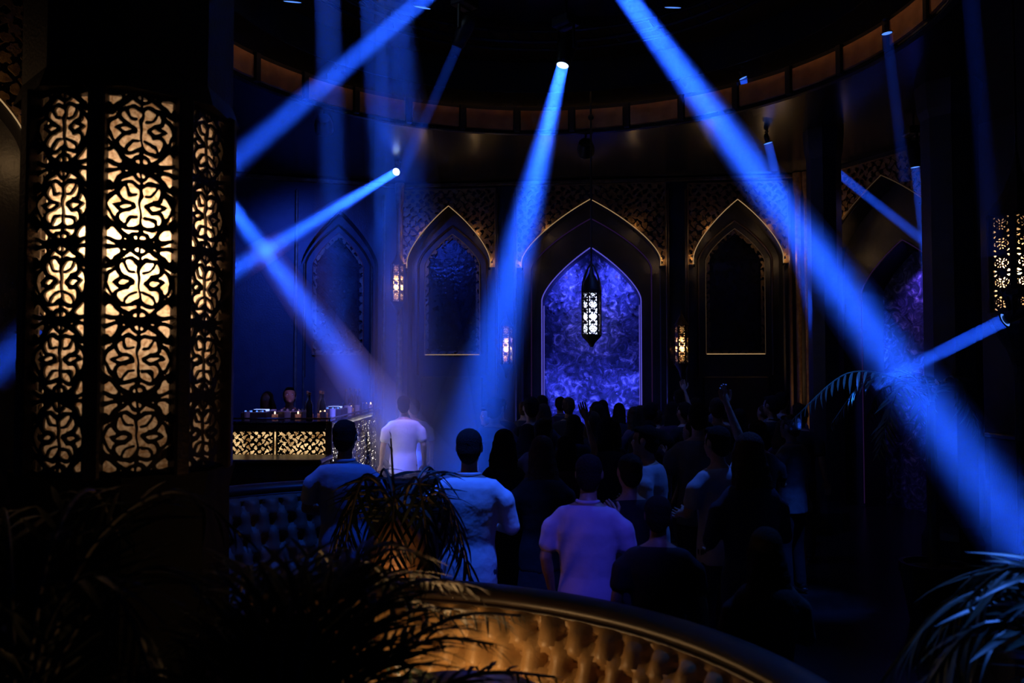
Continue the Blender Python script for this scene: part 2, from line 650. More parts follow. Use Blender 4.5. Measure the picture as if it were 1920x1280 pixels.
def pierced_wall(name, u0, u1, ztop, openings, y0, depth, material, parent=None, foot=0.0):
    """wall sheet in local x,z at y0 with pointed openings and their reveals going back by depth"""
    us = {u0, u1}
    for (uc, w, sp, ap, z0) in openings:
        for i in range(41):
            us.add(uc - w * math.cos(PI * i / 40))
    us = sorted(us)
    b = MB()

    def op_at(a, c):
        m = (a + c) / 2
        for o in openings:
            if abs(m - o[0]) < o[1]:
                return o
        return None
    for a, c in zip(us[:-1], us[1:]):
        o = op_at(a, c)
        if o is None:
            b.add([(a, y0, foot), (c, y0, foot), (c, y0, ztop), (a, y0, ztop)], [(0, 1, 2, 3)])
        else:
            ha, hc = arch_h(a - o[0], *o[1:4]), arch_h(c - o[0], *o[1:4])
            b.add([(a, y0, ha), (c, y0, hc), (c, y0, ztop), (a, y0, ztop)], [(0, 1, 2, 3)])
            b.add([(a, y0, ha), (c, y0, hc), (c, y0 + depth, hc), (a, y0 + depth, ha)], [(3, 2, 1, 0)])
            if o[4] > foot:
                b.add([(a, y0, foot), (c, y0, foot), (c, y0, o[4]), (a, y0, o[4])], [(0, 1, 2, 3)])
                b.add([(a, y0, o[4]), (c, y0, o[4]), (c, y0 + depth, o[4]), (a, y0 + depth, o[4])], [(0, 1, 2, 3)])
    for (uc, w, sp, ap, z0) in openings:
        for s in (-1, 1):
            b.add([(uc + s * w, y0, z0), (uc + s * w, y0 + depth, z0), (uc + s * w, y0 + depth, sp), (uc + s * w, y0, sp)], [(0, 1, 2, 3)])
    return b.build(name, material, parent)


def floral(X, Y, s):
    """carved scrollwork field"""
    a = X / s + .8 * np.sin(Y / s * .9) + .35 * np.sin(Y / s * 2.3 + X / s)
    b = Y / s + .8 * np.sin(X / s * .8 + 1.0) + .35 * np.sin(X / s * 2.1 - Y / s)
    return np.sin(a) * np.sin(b) + .45 * np.sin(2.1 * a + .6) * np.sin(1.9 * b) + .12


EM_LED = emit('warm_edge_strip', (1.0, .62, .28), .38)
EM_LED_DIM = emit('dim_warm_edge_strip', (1.0, .60, .34), .035)
EM_LED_FAINT = emit('faint_violet_edge_strip', (.35, .12, .75), .035)
EM_LED_BLUE = emit('violet_blue_edge_strip', (.16, .14, 1.0), .55)


def spandrel(parent, uc, w, spring, apex, top, led, extra=.09, step=.0125, gain=1.0):
    hw = w + extra
    zb = spring - .03
    xs = np.linspace(-hw, hw, int(2 * hw / step) + 1)
    ys = np.linspace(zb - .10, top, int((top - zb + .1) / step) + 1)
    X, Y = np.meshgrid(xs, ys, indexing='ij')
    H = np.array([[arch_h(x, w, spring, apex) if abs(x) < w else zb - .06 for y in (0,)] for x in xs])[:, 0]
    dv = Y - H[:, None]
    slope = np.gradient(H, xs)
    d = dv / np.sqrt(1 + np.clip(slope, -6, 6) ** 2)[:, None]
    fr = np.minimum(np.minimum(hw - np.abs(X), top - Y), d)
    F = np.minimum(floral(X + 5, Y, .026) * .02, fr)
    F = np.maximum(F, np.minimum(fr, .022 - fr))
    F = np.where(fr <= 0, np.minimum(F, fr), F)
    me = plate(xs, ys, F, -.075, -.045, 'spandrel_screen')
    me.materials.append(M['gold'])
    o = link('spandrel_screen', me, None, parent)
    o.location.x = uc
    pts = [(u, -.082, z + .004) for u, z in arch_line(uc, w * .996, spring, apex, 44)]
    pts = [(pts[0][0], -.082, spring - .09)] + pts + [(pts[-1][0], -.082, spring - .09)]
    MB().tube(pts, .0065, 6).build('arch_light_strip', led, parent)
    for s in (-1, 1):
        # little uplight bracket at each springer: it grazes the carving above
        MB().lathe([(.012, -.05), (.022, -.03), (.022, .0)], 10, (uc + s * (w - .01), -.13, spring - .10)).build('springer_uplight', M['black'], parent)
        add_light('POINT', 'springer_lamp', (uc + s * (w - .03), -.145, spring + .0), (1.2 if led is EM_LED else .5) * gain, (1.0, .58, .24), parent, shadow_soft_size=.015)
        MB().lathe([(.008, -.03), (.014, -.02), (.014, .0)], 8, (uc + s * w * .62, -.135, arch_h(w * .62, w, spring, apex) - .06)).build('added_haunch_uplight', M['black'], parent)  # haunch lamp and its small fixture are both added
        add_light('POINT', 'added_haunch_lamp', (uc + s * w * .62, -.145, arch_h(w * .62, w, spring, apex) - .03), (.6 if led is EM_LED else .2) * gain, (1.0, .58, .24), parent, shadow_soft_size=.015)
    return o


def border_panel(parent, uc, w, spring, apex, z0, y, led, glass='mirror', step=.014, bw=.075):
    """framed arched mirror with a pierced gilt border and a light line at its edge"""
    b = MB()
    line = arch_line(0, w, spring, apex, 36, z0)
    n = len(line)
    b.add([(u, y + .01, z) for u, z in line], [tuple(range(n))])
    m_ = b.build('arched_mirror', M[glass], parent)
    m_.location.x = uc
    xs = np.linspace(-w - .02, w + .02, int(2 * w / step) + 3)
    ys = np.linspace(z0 - .02, apex + .02, int((apex - z0) / step) + 3)
    X, Y = np.meshgrid(xs, ys, indexing='ij')
    H = np.array([arch_h(x, w, spring, apex) if abs(x) < w else spring - .3 for x in xs])
    slope = np.gradient(H, xs)
    d = (H[:, None] - Y) / np.sqrt(1 + np.clip(slope, -5, 5) ** 2)[:, None]
    fr = np.minimum(np.minimum(w - np.abs(X), Y - z0), d)
    F = np.minimum(floral(X + 3, Y, .026) * .03 + .004, fr)
    F = np.minimum(F, bw - fr)
    F = np.maximum(F, np.minimum(fr, .014 - fr))
    F = np.where(fr <= 0, np.minimum(F, fr), F)
    me = plate(xs, ys, F, y - .035, y - .01, 'pierced_border')
    me.materials.append(M['gold_dim'])
    o = link('pierced_border', me, None, parent)
    o.location.x = uc
    pts = [(uc + u * .985, y - .038, z - .004) for u, z in arch_line(0, w, spring, apex, 36, z0 + .01)]
    MB().tube(pts, .0045, 5).build('border_light_strip', EM_LED_FAINT if led is EM_LED_FAINT else EM_LED_DIM, parent)
    if led is not EM_LED_FAINT:
        MB().tube([(uc - w * .97, y - .04, z0 + .012), (uc + w * .97, y - .04, z0 + .012)], .007, 5).build('sill_light_strip', led, parent)
    # plain moulding around the mirror
    ln = arch_line(0, w + .12, spring + .02, apex + .14, 36, z0 - .35)
    MB().tube([(uc + u, y - .01, z) for u, z in ln], .022, 6).build('mirror_moulding', M['wood'], parent, True)
    return o


# back wall with three bays
A0 = math.radians(6.6)
wallc = pierced_wall('wall_back', -3.42, 3.62, SOFFIT,
                     [(-2.45, .735, 4.02, 5.0, 0), (0, 1.18, 4.0, 5.06, 0), (2.45, .735, 4.02, 5.0, 0)], 0, .34, M['wall'])
wallc.location = (1.34, 14.5, 0)
wallc.rotation_euler.z = -A0
struct(wallc, 'dark back wall with three lit pointed arches')
pierced_wall('recess_wall', -3.42, 3.62, SOFFIT, [(0, .845, 3.35, 4.28, 0)], .34, .45, M['wall'], wallc)
for uc in (-2.45, 2.45):
    spandrel(wallc, uc, .735, 4.02, 5.0, 5.3, EM_LED)
    border_panel(wallc, uc, .5, 4.0, 4.58, 2.42, .33, EM_LED)
spandrel(wallc, 0, 1.18, 4.0, 5.06, 5.33, EM_LED)
MB().box((0.1, -.05, 5.365), (7.0, .12, .05)).build('cornice', M['gold_dim'], wallc)
for uc, hw in ((-2.45, .84), (0, 1.29), (2.45, .84)):
    for s in (-1, 1):
        MB().box((uc + s * hw, -.05, 2.6), (.05, .1, 5.2), 0, .012).build('pilaster_strip', M['wood'], wallc)
    if uc:
        MB().box((uc, .30, 1.2), (1.10, .06, 1.7), 0, .02).build('dado_panel', M['wood'], wallc)
# inner violet moulding of the middle bay
MB().tube([(u, .30, z) for u, z in arch_line(0, 1.04, 3.9, 4.80, 44, .05)], .010, 6).build('violet_light_strip', EM_LED_FAINT, wallc)
MB().tube([(u, .325, z) for u, z in arch_line(0, .86, 3.36, 4.30, 44, .05)], .011, 6).build('alcove_light_strip', EM_LED_BLUE, wallc)


def alcove_mat():
    m = bpy.data.materials.new('mottled_alcove_petals')
    m.use_nodes = True
    nt = m.node_tree
    b = nt.nodes['Principled BSDF']
    tc = nt.nodes.new('ShaderNodeTexCoord')
    n = nt.nodes.new('ShaderNodeTexNoise')
    n.inputs['Scale'].default_value = 5.5
    n.inputs['Detail'].default_value = 7
    n.inputs['Roughness'].default_value = .62
    n.inputs['Distortion'].default_value = 1.6
    r = nt.nodes.new('ShaderNodeValToRGB')
    e = r.color_ramp.elements
    e[0].position = .44; e[0].color = (.03, .04, .09, 1)
    e[1].position = .72; e[1].color = (.85, .75, .95, 1)
    x = e.new(.56); x.color = (.13, .12, .28, 1)
    bp = nt.nodes.new('ShaderNodeBump')
    bp.inputs['Strength'].default_value = .8
    bp.inputs['Distance'].default_value = .03
    nt.links.new(tc.outputs['Object'], n.inputs['Vector'])
    nt.links.new(n.outputs['Fac'], r.inputs['Fac'])
    nt.links.new(r.outputs['Color'], b.inputs['Base Color'])
    nt.links.new(n.outputs['Fac'], bp.inputs['Height'])
    nt.links.new(bp.outputs['Normal'], b.inputs['Normal'])
    b.inputs['Roughness'].default_value = .55
    return m


M['alcove'] = alcove_mat()
line = arch_line(0, .90, 3.38, 4.34, 36, 0)
MB().add([(u, .78, z) for u, z in line], [tuple(range(len(line)))]).build('alcove_panel', M['alcove'], wallc)
# real petals standing off the alcove panel
pet = MB()
pet.add([(0, 0, 0), (.05, -.03, .03), (.10, -.02, 0), (.05, -.035, -.03)], [(0, 3, 2, 1)])
rr = random.Random(3)
b = MB()
for i in range(520):
    u = rr.uniform(-.82, .82)
    z = rr.uniform(.9, 4.25)
    if z > arch_h(u, .84, 3.35, 4.25) - .05:
        continue
    g = rr.uniform(0, 2 * PI)
    s = rr.uniform(.5, 1.1)
    q = [(0, 0), (.05, .03), (.10, 0), (.05, -.03)]
    vsq = []
    for k, (px_, py_) in enumerate(q):
        vsq.append((u + s * (px_ * math.cos(g) - py_ * math.sin(g)), .775 - s * (.0, .035, .05, .03)[k], z + s * (px_ * math.sin(g) + py_ * math.cos(g))))
    b.add(vsq, [(0, 3, 2, 1)])
o = b.build('petal_relief', M['alcove'], wallc)
o['kind'] = 'stuff'

# left part of the back wall
walll = pierced_wall('wall_left', -4.2, 0.02, SOFFIT, [(-.95, .65, 3.95, 4.9, 0)], 0, .3, M['wall'])
walll.location = (-2.04, 14.86, 0)
walll.rotation_euler.z = math.radians(18.4)
struct(walll, 'dark side wall with a dim arch behind the booth')
pierced_wall('recess_wall', -4.2, .02, SOFFIT, [], .3, .1, M['wall'], walll)
border_panel(walll, -.95, .44, 3.95, 4.55, 2.42, .29, EM_LED_FAINT)
for s in (-1, 1):
    MB().box((-.95 + s * .74, -.05, 2.6), (.05, .1, 5.2), 0, .012).build('pilaster_strip', M['gold_dim'], walll)
    MB().box((-.95 + s * .58, .27, 2.0), (.03, .05, 4.0), 0, .01).build('inner_strip', M['gold_dim'], walll)
MB().box((-2.0, -.05, 5.365), (4.2, .12, .05)).build('cornice', M['gold_dim'], walll)

wallm = pierced_wall('wall_left_far', -8.5, 0, SOFFIT, [], 0, .1, M['wall'])
wallm.location = (-6.02, 13.5, 0)
wallm.rotation_euler.z = math.radians(85)
struct(wallm, 'dark wall behind the lantern column')

# right wall, turned towards the room
wallr = pierced_wall('wall_right', -.05, 9.0, SOFFIT, [(1.5, 1.18, 4.0, 5.06, 0)], 0, .34, M['wall'])
wallr.location = (5.0, 14.08, 0)
wallr.rotation_euler.z = math.radians(-66.6)
struct(wallr, 'dark right wall with a large arch')
pierced_wall('recess_wall', -.05, 9.0, SOFFIT, [(1.5, .8, 3.35, 4.1, 0)], .34, .45, M['wall'], wallr)
spandrel(wallr, 1.5, 1.18, 4.0, 5.06, 5.33, EM_LED_DIM)
line = arch_line(1.5, .85, 3.38, 4.2, 36, 0)
MB().add([(u, .78, z) for u, z in line], [tuple(range(len(line)))]).build('alcove_panel', M['alcove'], wallr)
MB().tube([(u, .325, z) for u, z in arch_line(1.5, .81, 3.36, 4.12, 44, .05)], .007, 6).build('alcove_light_strip', EM_LED_FAINT, wallr)
# near left wall, beyond the lantern column
walln = pierced_wall('wall_left_near', -3.2, .4, SOFFIT, [(-1.25, 1.18, 4.0, 5.06, 0)], 0, .34, M['wall'])
walln.location = (-4.03, 7.15, 0)
walln.rotation_euler.z = math.radians(36.9)
struct(walln, 'dark near wall with a gilt arch edge')
pierced_wall('recess_wall', -3.2, .4, SOFFIT, [], .34, .1, M['wall'], walln)
spandrel(walln, -1.25, 1.18, 4.0, 5.06, 5.33, EM_LED, gain=1.7)
border_panel(walln, -1.25, .84, 3.5, 4.5, 1.6, .33, EM_LED_DIM)


def octo_pier(name, loc, r, z0, z1, label, material, n=8):
    b = MB()
    h = z1 - z0
    b.lathe([(r * 1.2, 0), (r * 1.2, .25), (r * 1.08, .32), (r, .40), (r, h - .4), (r * 1.1, h - .3), (r * 1.18, h - .05), (r * 1.18, h)], n,
            (0, 0, 0), PI / 8)
    o = b.build(name, material)
    o.location = (loc[0], loc[1], z0)
    return struct(o, label)


octo_pier('pillar_corner', (4.27, 11.6), .225, 0, SOFFIT, 'dark octagonal pier right of the right arch', M['wall'])
octo_pier('pillar_right', (5.04, 9.75), .30, 0, SOFFIT, 'dark octagonal pillar before the right wall', M['wall'])
# engaged gilt colonnettes at the corners of the back wall
for nm, u, y, r in (('colonnette', 3.40, -.16, .045), ('colonnette', 3.52, -.22, .035), ('colonnette', -3.30, -.14, .05)):
    MB().lathe([(r * 1.7, 0), (r * 1.7, .12), (r, .2), (r, 5.0), (r * 1.5, 5.1), (r * 1.7, 5.4)], 12, (u, y, 0)).build(nm, M['gold'], wallc, True)
# ------------------------------------------------------------------ lanterns
def fret_mesh(name, a, H, nrep, step, w, border, t):
    xs, ys, F = arabesque(a, H, nrep, step, w, border)
    me = plate(xs, ys, F, -t / 2, t / 2, name)
    me.materials.append(M['iron'])
    return me


def octo_lantern(root, n, R, z0, h, fret, post_w, ph, diffuser='alab', energy=40, color=WARM, bulb=.5, inner=.86, off=(0, 0)):
    """n pierced faces, posts at the corners, an alabaster liner and a lamp inside; centred on root"""
    ap = R * math.cos(PI / n)
    for i in range(n):
        a = ph + 2 * PI * i / n
        o = link('fret_panel', fret, None, root)
        o.location = (ap * math.cos(a), ap * math.sin(a), z0)
        o.rotation_euler.z = a + PI / 2
        a2 = a + PI / n
        post = MB().box((0, 0, h / 2), (post_w, post_w, h + .02), 0, post_w * .12).build('corner_post', M['iron'], root)
        post.location = (R * math.cos(a2), R * math.sin(a2), z0)
        post.rotation_euler.z = a2
    vs, fs = [], []
    k = 24
    for j in range(k + 1):
        for i in range(n):
            a = ph + 2 * PI * i / n + PI / n
            vs.append((R * inner * math.cos(a), R * inner * math.sin(a), z0 + .01 + (h - .02) * j / k))
    for j in range(k):
        for i in range(n):
            i2 = (i + 1) % n
            fs.append((j * n + i, j * n + i2, (j + 1) * n + i2, (j + 1) * n + i))
    MB().add(vs, fs).build('lamp_liner', M[diffuser], root)
    add_light('POINT', 'lantern_lamp', (off[0], off[1], z0 + h * bulb), energy, color, root, shadow_soft_size=min(.06, R * .2))


# the big octagonal lantern column
COLX, COLY = -1.915, 4.25
zb, zt = 1.64, 3.385
col = thing('lantern_column', 'large octagonal column with glowing pierced screens at the left', 'lantern', (COLX, COLY, 0))
fret_big = fret_mesh('fret_panel', .158, (zt - zb) / 5, 5, .0052, .0098, .012, .012)
octo_lantern(col, 8, .47, zb, zt - zb, fret_big, .075, -PI / 2 + math.radians(24 + 6), 'alab', 23, (1.0, .68, .44), .60, .84, (.06, -.13))
MB().lathe([(.55, 0), (.55, .12), (.50, .2), (.49, zb - .12 - .35), (.52, zb - .35)], 8, (0, 0, .35), PI / 8).build('column_base', M['matte'], col)
MB().lathe([(.52, zt), (.50, zt + .06), (.485, zt + .1), (.485, SOFFIT - .2), (.56, SOFFIT - .05), (.56, SOFFIT)], 8, (0, 0, 0), PI / 8).build('column_shaft', M['iron'], col)

# lantern on a post at the right edge
fret_mid = fret_mesh('fret_panel', .085, .16, 5, .005, .0062, .008, .008)
rl = thing('post_lantern', 'pierced bronze lantern on a dark post at the right edge', 'lantern', (4.17, 7.0, 0))
octo_lantern(rl, 6, .21, 2.60, .80, fret_mid, .045, -PI / 2 - math.radians(10), 'alab', 20, (1.0, .68, .40), .42, .86, (-.04, -.07))
MB().lathe([(.05, 0), (.05, 2.15), (.10, 2.3), (.22, 2.5), (.235, 2.6)], 12).build('lantern_post', M['iron'], rl)
MB().tube([(0, 0, 2.45), (-.20, -.22, 2.60), (-.36, -.40, 2.745)], .02, 6).build('bracket_arm', M['iron'], rl)
MB().lathe([(.23, 3.40), (.20, 3.46), (.10, 3.62), (.04, 3.78), (.012, 3.95), (.012, SOFFIT)], 12).build('lantern_crown', M['iron'], rl)

# wall sconces
fret_small = fret_mesh('fret_panel', .062, .16, 4, .0050, .0042, .005, .006)
ca, sa = math.cos(-A0), math.sin(-A0)


def wall_pt(u, y, z):
    return (1.34 + u * ca - y * sa, 14.5 + u * sa + y * ca, z)


def sconce(label, u, z, h, parent_y=-.20, energy=9):
    t = thing('wall_sconce', label, 'lantern', wall_pt(u, parent_y, z), -A0, 'wall lanterns of the back wall')
    octo_lantern(t, 6, .115, 0, h, fret_small, .022, -PI / 2, 'alab', energy, WARM, .45, .84)
    MB().lathe([(.012, -.24), (.03, -.2), (.05, -.12), (.10, -.03), (.125, 0)], 12).build('bottom_finial', M['iron'], t, True)
    MB().lathe([(.125, h), (.10, h + .03), (.05, h + .12), (.02, h + .18), (.006, h + .26)], 12).build('top_finial', M['iron'], t, True)
    MB().box((0, .14, h / 2), (.05, .14, .05)).build('wall_bracket', M['iron'], t)
    return t


sconce('small pierced wall lantern between the left arch and the middle arch', -1.42, 2.26, .64)
sconce('small pierced wall lantern between the middle arch and the right arch', 1.50, 2.26, .64)
sconce('pierced wall lantern on the gilt colonnette left of the left arch', -3.28, 3.32, .64, -.34, 14)

# hanging lantern before the middle alcove
HL = P(1109, 575, 11.4)
hl = thing('hanging_lantern', 'long hanging lantern glowing white before the blue alcove', 'lantern', (HL.x, HL.y, 0))
z0, h = P(1109, 628, 11.4).z, .56
octo_lantern(hl, 6, .125, z0, h, fret_small, .020, -PI / 2 + .1, 'glass', 46, (.72, .80, 1.0), .42, .84)
MB().lathe([(.02, -.16), (.05, -.10), (.07, -.08), (.12, -.03), (.135, 0)], 12, (0, 0, z0)).build('bottom_bowl', M['iron'], hl, True)
for i in range(6):
    a = 2 * PI * i / 6 + .3
    pts = []
    for t in range(9):
        q = t / 8
        r = .125 * (1 - q) ** .6 * (1 + .25 * math.sin(PI * q)) + .008
        pts.append((r * math.cos(a), r * math.sin(a), z0 + h + q * .40))
    MB().tube(pts, .009, 5).build('dome_rib', M['iron'], hl)
MB().lathe([(.13, 0), (.138, .02), (.135, .05), (.115, .12), (.075, .19), (.035, .26), (.016, .34), (.010, .44)], 12, (0, 0, z0 + h)).build('crown_dome', M['iron'], hl, True)
MB().tube([(0, 0, z0 + h + .38), (0, 0, 6.5)], .014, 6).build('hanging_rod', M['cable'], hl)
MB().ball((0, 0, P(1107, 220, 11.4).z), .04).build('rod_knuckle', M['cable'], hl)

# lights hidden in the middle alcove: blue downlight and floor wash
def downlight(label, loc, aim, energy, color, size, blend=.8, angle=100, group=None):
    t = thing('recessed_downlight', label, 'spotlight', loc, 0, group)
    MB().lathe([(.06, 0), (.075, .0), (.075, .05), (.06, .05)], 16).build('housing', M['black'], t)
    d = (Vector(aim) - Vector(loc)).normalized()
    L = add_light('SPOT', 'downlight_lamp', d * .10, energy, color, t, shadow_soft_size=size, spot_size=math.radians(angle), spot_blend=blend)
    L.rotation_euler = d.to_track_quat('-Z', 'Y').to_euler()
    return t


for s in (-1, 1):
    # tall strips set into both reveals wash the petal panel
    MB().box((s * .835, .50, 1.95), (.012, .04, 2.7)).build('reveal_strip', EM_LED_BLUE, wallc)
    L = add_light('AREA', 'reveal_strip_lamp', (s * .81, .50, 1.95), 27, (.07, .10, 1.0), wallc, shape='RECTANGLE', size=.04, size_y=2.7)
    L.rotation_euler = Vector((-s * .8, .55, 0)).to_track_quat('-Z', 'Z').to_euler()
    MB().box((s * .44, .50, 3.80), (.05, .04, .05)).build('head_strip', EM_LED_BLUE, wallc)
    L = add_light('AREA', 'head_strip_lamp', (s * .44, .50, 3.76), 10, (.07, .10, 1.0), wallc, shape='RECTANGLE', size=.04, size_y=.6)
    L.rotation_euler = Vector((-s * .2, .55, -.35)).to_track_quat('-Z', 'Y').to_euler()
downlight('small violet downlight in the head of the right wall alcove', (wallr.location.x + 1.5 * math.cos(math.radians(-66.6)) + .55 * .918,
          wallr.location.y + 1.5 * math.sin(math.radians(-66.6)) + .55 * .397, 3.95),
          (wallr.location.x + 1.5 * .397 + .7 * .918, wallr.location.y - 1.5 * .918 + .7 * .397, 2.0), 40, (.2, .12, 1.0), .05)
# warm narrow uplight that grazes the gilt colonnettes on the right
downlight('warm floor uplight below the gilt colonnettes', wall_pt(3.45, -.42, .0), wall_pt(3.46, -.18, 3.2), 420, (1.0, .55, .24), .03, .6, 24)


# ------------------------------------------------------------------ moving heads and their beams in the haze
EM_LENS = emit('bright_lens', (.62, .85, 1.0), 3.0)
EM_LENS_DIM = emit('blue_lens', (.10, .28, 1.0), 1.1)


HAZE = {}


def moving_head(label, beam_label, p, target, half_deg, power, color=BLUE, density=.3, r0=.06, lens=EM_LENS, length=None,
                hang=None, sc=1.0, blend=1.0):
    p, target = Vector(p), Vector(target)
    d = (target - p)
    L = length or d.length
    d.normalize()
    sc = min(sc, max(.3, ((hang if hang is not None else SOFFIT) - p.z) / .42))
    t = thing('moving_head_light', label, 'stage light', p, 0, 'blue moving head stage lights')
    q = d.to_track_quat('-Z', 'Y').to_matrix()          # local -z along the beam
    hb = MB()
    prof = [(r0 * 1.08, 0), (r0 * 1.25, .01), (r0 * 1.3, .05), (r0 * 1.5, .16), (r0 * 1.55, .24), (r0 * 1.25, .31), (r0 * .7, .34)]
    hb.lathe([(r * sc, z * sc) for r, z in prof], 20)
    head = hb.build('head', M['black'], t, True)
    head.rotation_euler = q.to_euler()
    ln = MB().lathe([(r0 * .2, -.004), (r0, -.002), (r0, .002)], 20).build('lens', lens, head)
    MB().tube([(r0 * 1.06 * math.cos(2 * PI * k / 20), r0 * 1.06 * math.sin(2 * PI * k / 20), 0) for k in range(20)], r0 * .10, 6, True).build('lens_rim', M['black'], head)
    piv = -d * .17 * sc
    side = d.cross(Vector((0, 0, 1)))
    side = side.normalized() if side.length > .05 else Vector((1, 0, 0))
    w = r0 * 1.75 * sc
    top = piv + Vector((0, 0, .24 * sc))
    MB().tube([piv - side * w, top - side * w, top + side * w, piv + side * w], .018 * sc, 6).build('yoke', M['black'], t)
    MB().box((top.x, top.y, top.z + .06 * sc), (.24 * sc, .20 * sc, .10 * sc), math.atan2(side.y, side.x), .012).build('base', M['black'], t)
    hz = (hang if hang is not None else SOFFIT) - p.z
    if hz > top.z + .11 * sc:
        MB().tube([(top.x, top.y, top.z + .1 * sc), (top.x, top.y, hz)], .016, 6).build('clamp_rod', M['black'], t)
    sp = add_light('AREA', 'beam_lamp', d * .008, power, color, t, shape='DISK', size=2 * r0, spread=2 * math.radians(half_deg))
    sp.rotation_euler = q.to_euler()
    # the beam: haze that the lamp lights, a cone from the lens to what it hits
    vs, fs = [], []
    n = 28
    rings = 12
    tn = math.tan(math.radians(half_deg)) * 1.0
    for j in range(rings + 1):
        dd = .012 + (L - .012) * j / rings
        for i in range(n):
            a = 2 * PI * i / n
            rad = r0 + dd * tn
            vs.append(p + q @ Vector((rad * math.cos(a), rad * math.sin(a), -dd)))
    for j in range(rings):
        for i in range(n):
            k = (i + 1) % n
            fs.append((j * n + k, j * n + i, (j + 1) * n + i, (j + 1) * n + k))
    fs.append(tuple(range(n)))
    fs.append(tuple(range((rings + 1) * n - 1, rings * n - 1, -1)))
    if density not in HAZE:
        HAZE[density] = haze('club_haze', density)
    bo = MB().add(vs, fs).build('beam_haze', HAZE[density])
    tag(bo, beam_label, 'light beam', 'blue light beams in the haze', 'stuff')
    return t
# label, beam label, lens position, aim, half angle, power
moving_head('moving head light with a bright white lens under the recess', 'bright blue beam falling left from the white lens at top centre',
            P(1055, 122, 8.6), P(852, 960, 7.7), 5.0, 28, hang=6.5, density=.28, r0=.062)
moving_head('moving head light with a bright lens beside the left arch', 'pale blue beam running left from the lens above the left arch',
            P(743, 322, 13.2), P(300, 590, 8.0), 1.3, 15, density=.28, r0=.060)
moving_head('moving head light hung out of view above the big right beam', 'wide bright blue beam crossing the right side from top to lower right',
            P(1105, -100, 6.6), P(1960, 1062, 4.6), 2.0, 26, hang=6.5, density=.20, r0=.07)
moving_head('moving head light hung out of view above the upper left beam', 'blue beam slanting down left from the top edge behind the column',
            P(905, -98, 7.2), P(-30, 706, 5.2), 1.05, 7, hang=6.5, density=.22, r0=.07)
moving_head('moving head light hidden behind the lantern column', 'broad blue beam falling right from behind the lantern column',
            P(350, 275, 9.3), P(800, 880, 11.6), 4.3, 19, density=.28, r0=.06)
moving_head('moving head light under the post lantern at the right', 'short blue beam running left from under the right lantern',
            P(1884, 600, 6.6), P(1640, 722, 7.5), 0.9, 2.6, density=.34, r0=.055, hang=2.75, lens=EM_LENS_DIM)
moving_head('moving head light at the top edge of the recess, left of the white lens', 'thin faint blue beam falling left above the left arch',
            P(858, 86, 8.9), P(690, 470, 9.6), 1.2, 0.45, hang=6.5, density=.2, r0=.055, lens=EM_LENS_DIM)
moving_head('moving head light on the ceiling before the right arch', 'narrow blue beam falling from the ceiling onto the big right beam',
            P(1440, 268, 11.6), P(1535, 640, 11.6), 1.3, 3, density=.2, r0=.06, lens=EM_LENS_DIM)
moving_head('moving head light on the ceiling above the right alcove', 'narrow blue beam falling straight before the right wall arch',
            P(1716, 313, 11.0), P(1752, 640, 11.0), 1.0, 1.3, density=.2, r0=.055, lens=EM_LENS_DIM)
moving_head('moving head light hidden behind the corner pier', 'short blue beam sloping right from behind the corner pier',
            P(1530, 292, 12.3), P(1800, 505, 11.2), 0.9, 2.6, density=.22, r0=.06, lens=EM_LENS_DIM)
moving_head('added moving head light imitating a reflection in the copper band', 'very short blue beam imitating a reflection in the copper band',
            P(1393, 146, 10.6), P(1421, 215, 10.6), 1.2, 1.6, density=.22, r0=.05, lens=EM_LENS_DIM, length=.5)  # lamp and beam added in place of a reflection in the band
moving_head('moving head light at the right end of the copper band', 'faint blue beam falling from the right end of the copper band',
            P(1663, 62, 8.4), P(1697, 340, 8.4), 1.0, 0.25, density=.2, r0=.05, lens=EM_LENS_DIM)
moving_head('moving head light out of view above the right pillar', 'very faint broad blue shaft before the right pillar',
            P(1815, -60, 6.4), P(1862, 480, 6.4), 1.3, 0.14, density=.2, r0=.06, lens=EM_LENS_DIM)
moving_head('moving head light out of view above the booth', 'faint vertical blue shaft falling onto the booth',
            P(612, -70, 8.2), P(640, 870, 10.6), 1.9, 3.0, hang=6.5, density=.16, r0=.13)
moving_head('moving head light out of view right of the booth shaft', 'faint vertical blue shaft between the booth and the left arch',
            P(692, -75, 8.0), P(748, 880, 10.8), 1.6, 3.2, hang=6.5, density=.16, r0=.12)

moving_head('added unseen moving head light above the gap beside the left arch', 'added wide faint blue haze shaft over the floor left of the crowd',
            P(735, -75, 8.2), P(800, 900, 11.0), 5.5, 5, hang=6.5, density=.16, r0=.15)  # extra shaft added to brighten the haze low over the floor

# blue wash heads over the dance floor and the booth (no visible shaft)


def wash(label, p, aim, energy, color, angle, hang=6.5, size=.08):
    p, aim = Vector(p), Vector(aim)
    t = thing('wash_light', label, 'stage light', p, 0, 'wash lights above the floor')
    d = (aim - p).normalized()
    q = d.to_track_quat('-Z', 'Y').to_matrix()
    h = MB().lathe([(.10, -.01), (.115, .0), (.12, .1), (.09, .2), (.05, .22)], 20).build('head', M['black'], t, True)
    h.rotation_euler = q.to_euler()
    MB().lathe([(.03, -.014), (.09, -.012), (.09, -.008)], 20).build('lens', EM_LENS_DIM, h)
    MB().tube([(0, 0, .1), (0, 0, hang - p.z)], .016, 6).build('clamp_rod', M['black'], t)
    L = add_light('SPOT', 'wash_lamp', d * .03, energy, color, t, shadow_soft_size=size, spot_size=math.radians(angle), spot_blend=.9)
    L.rotation_euler = q.to_euler()
    return t


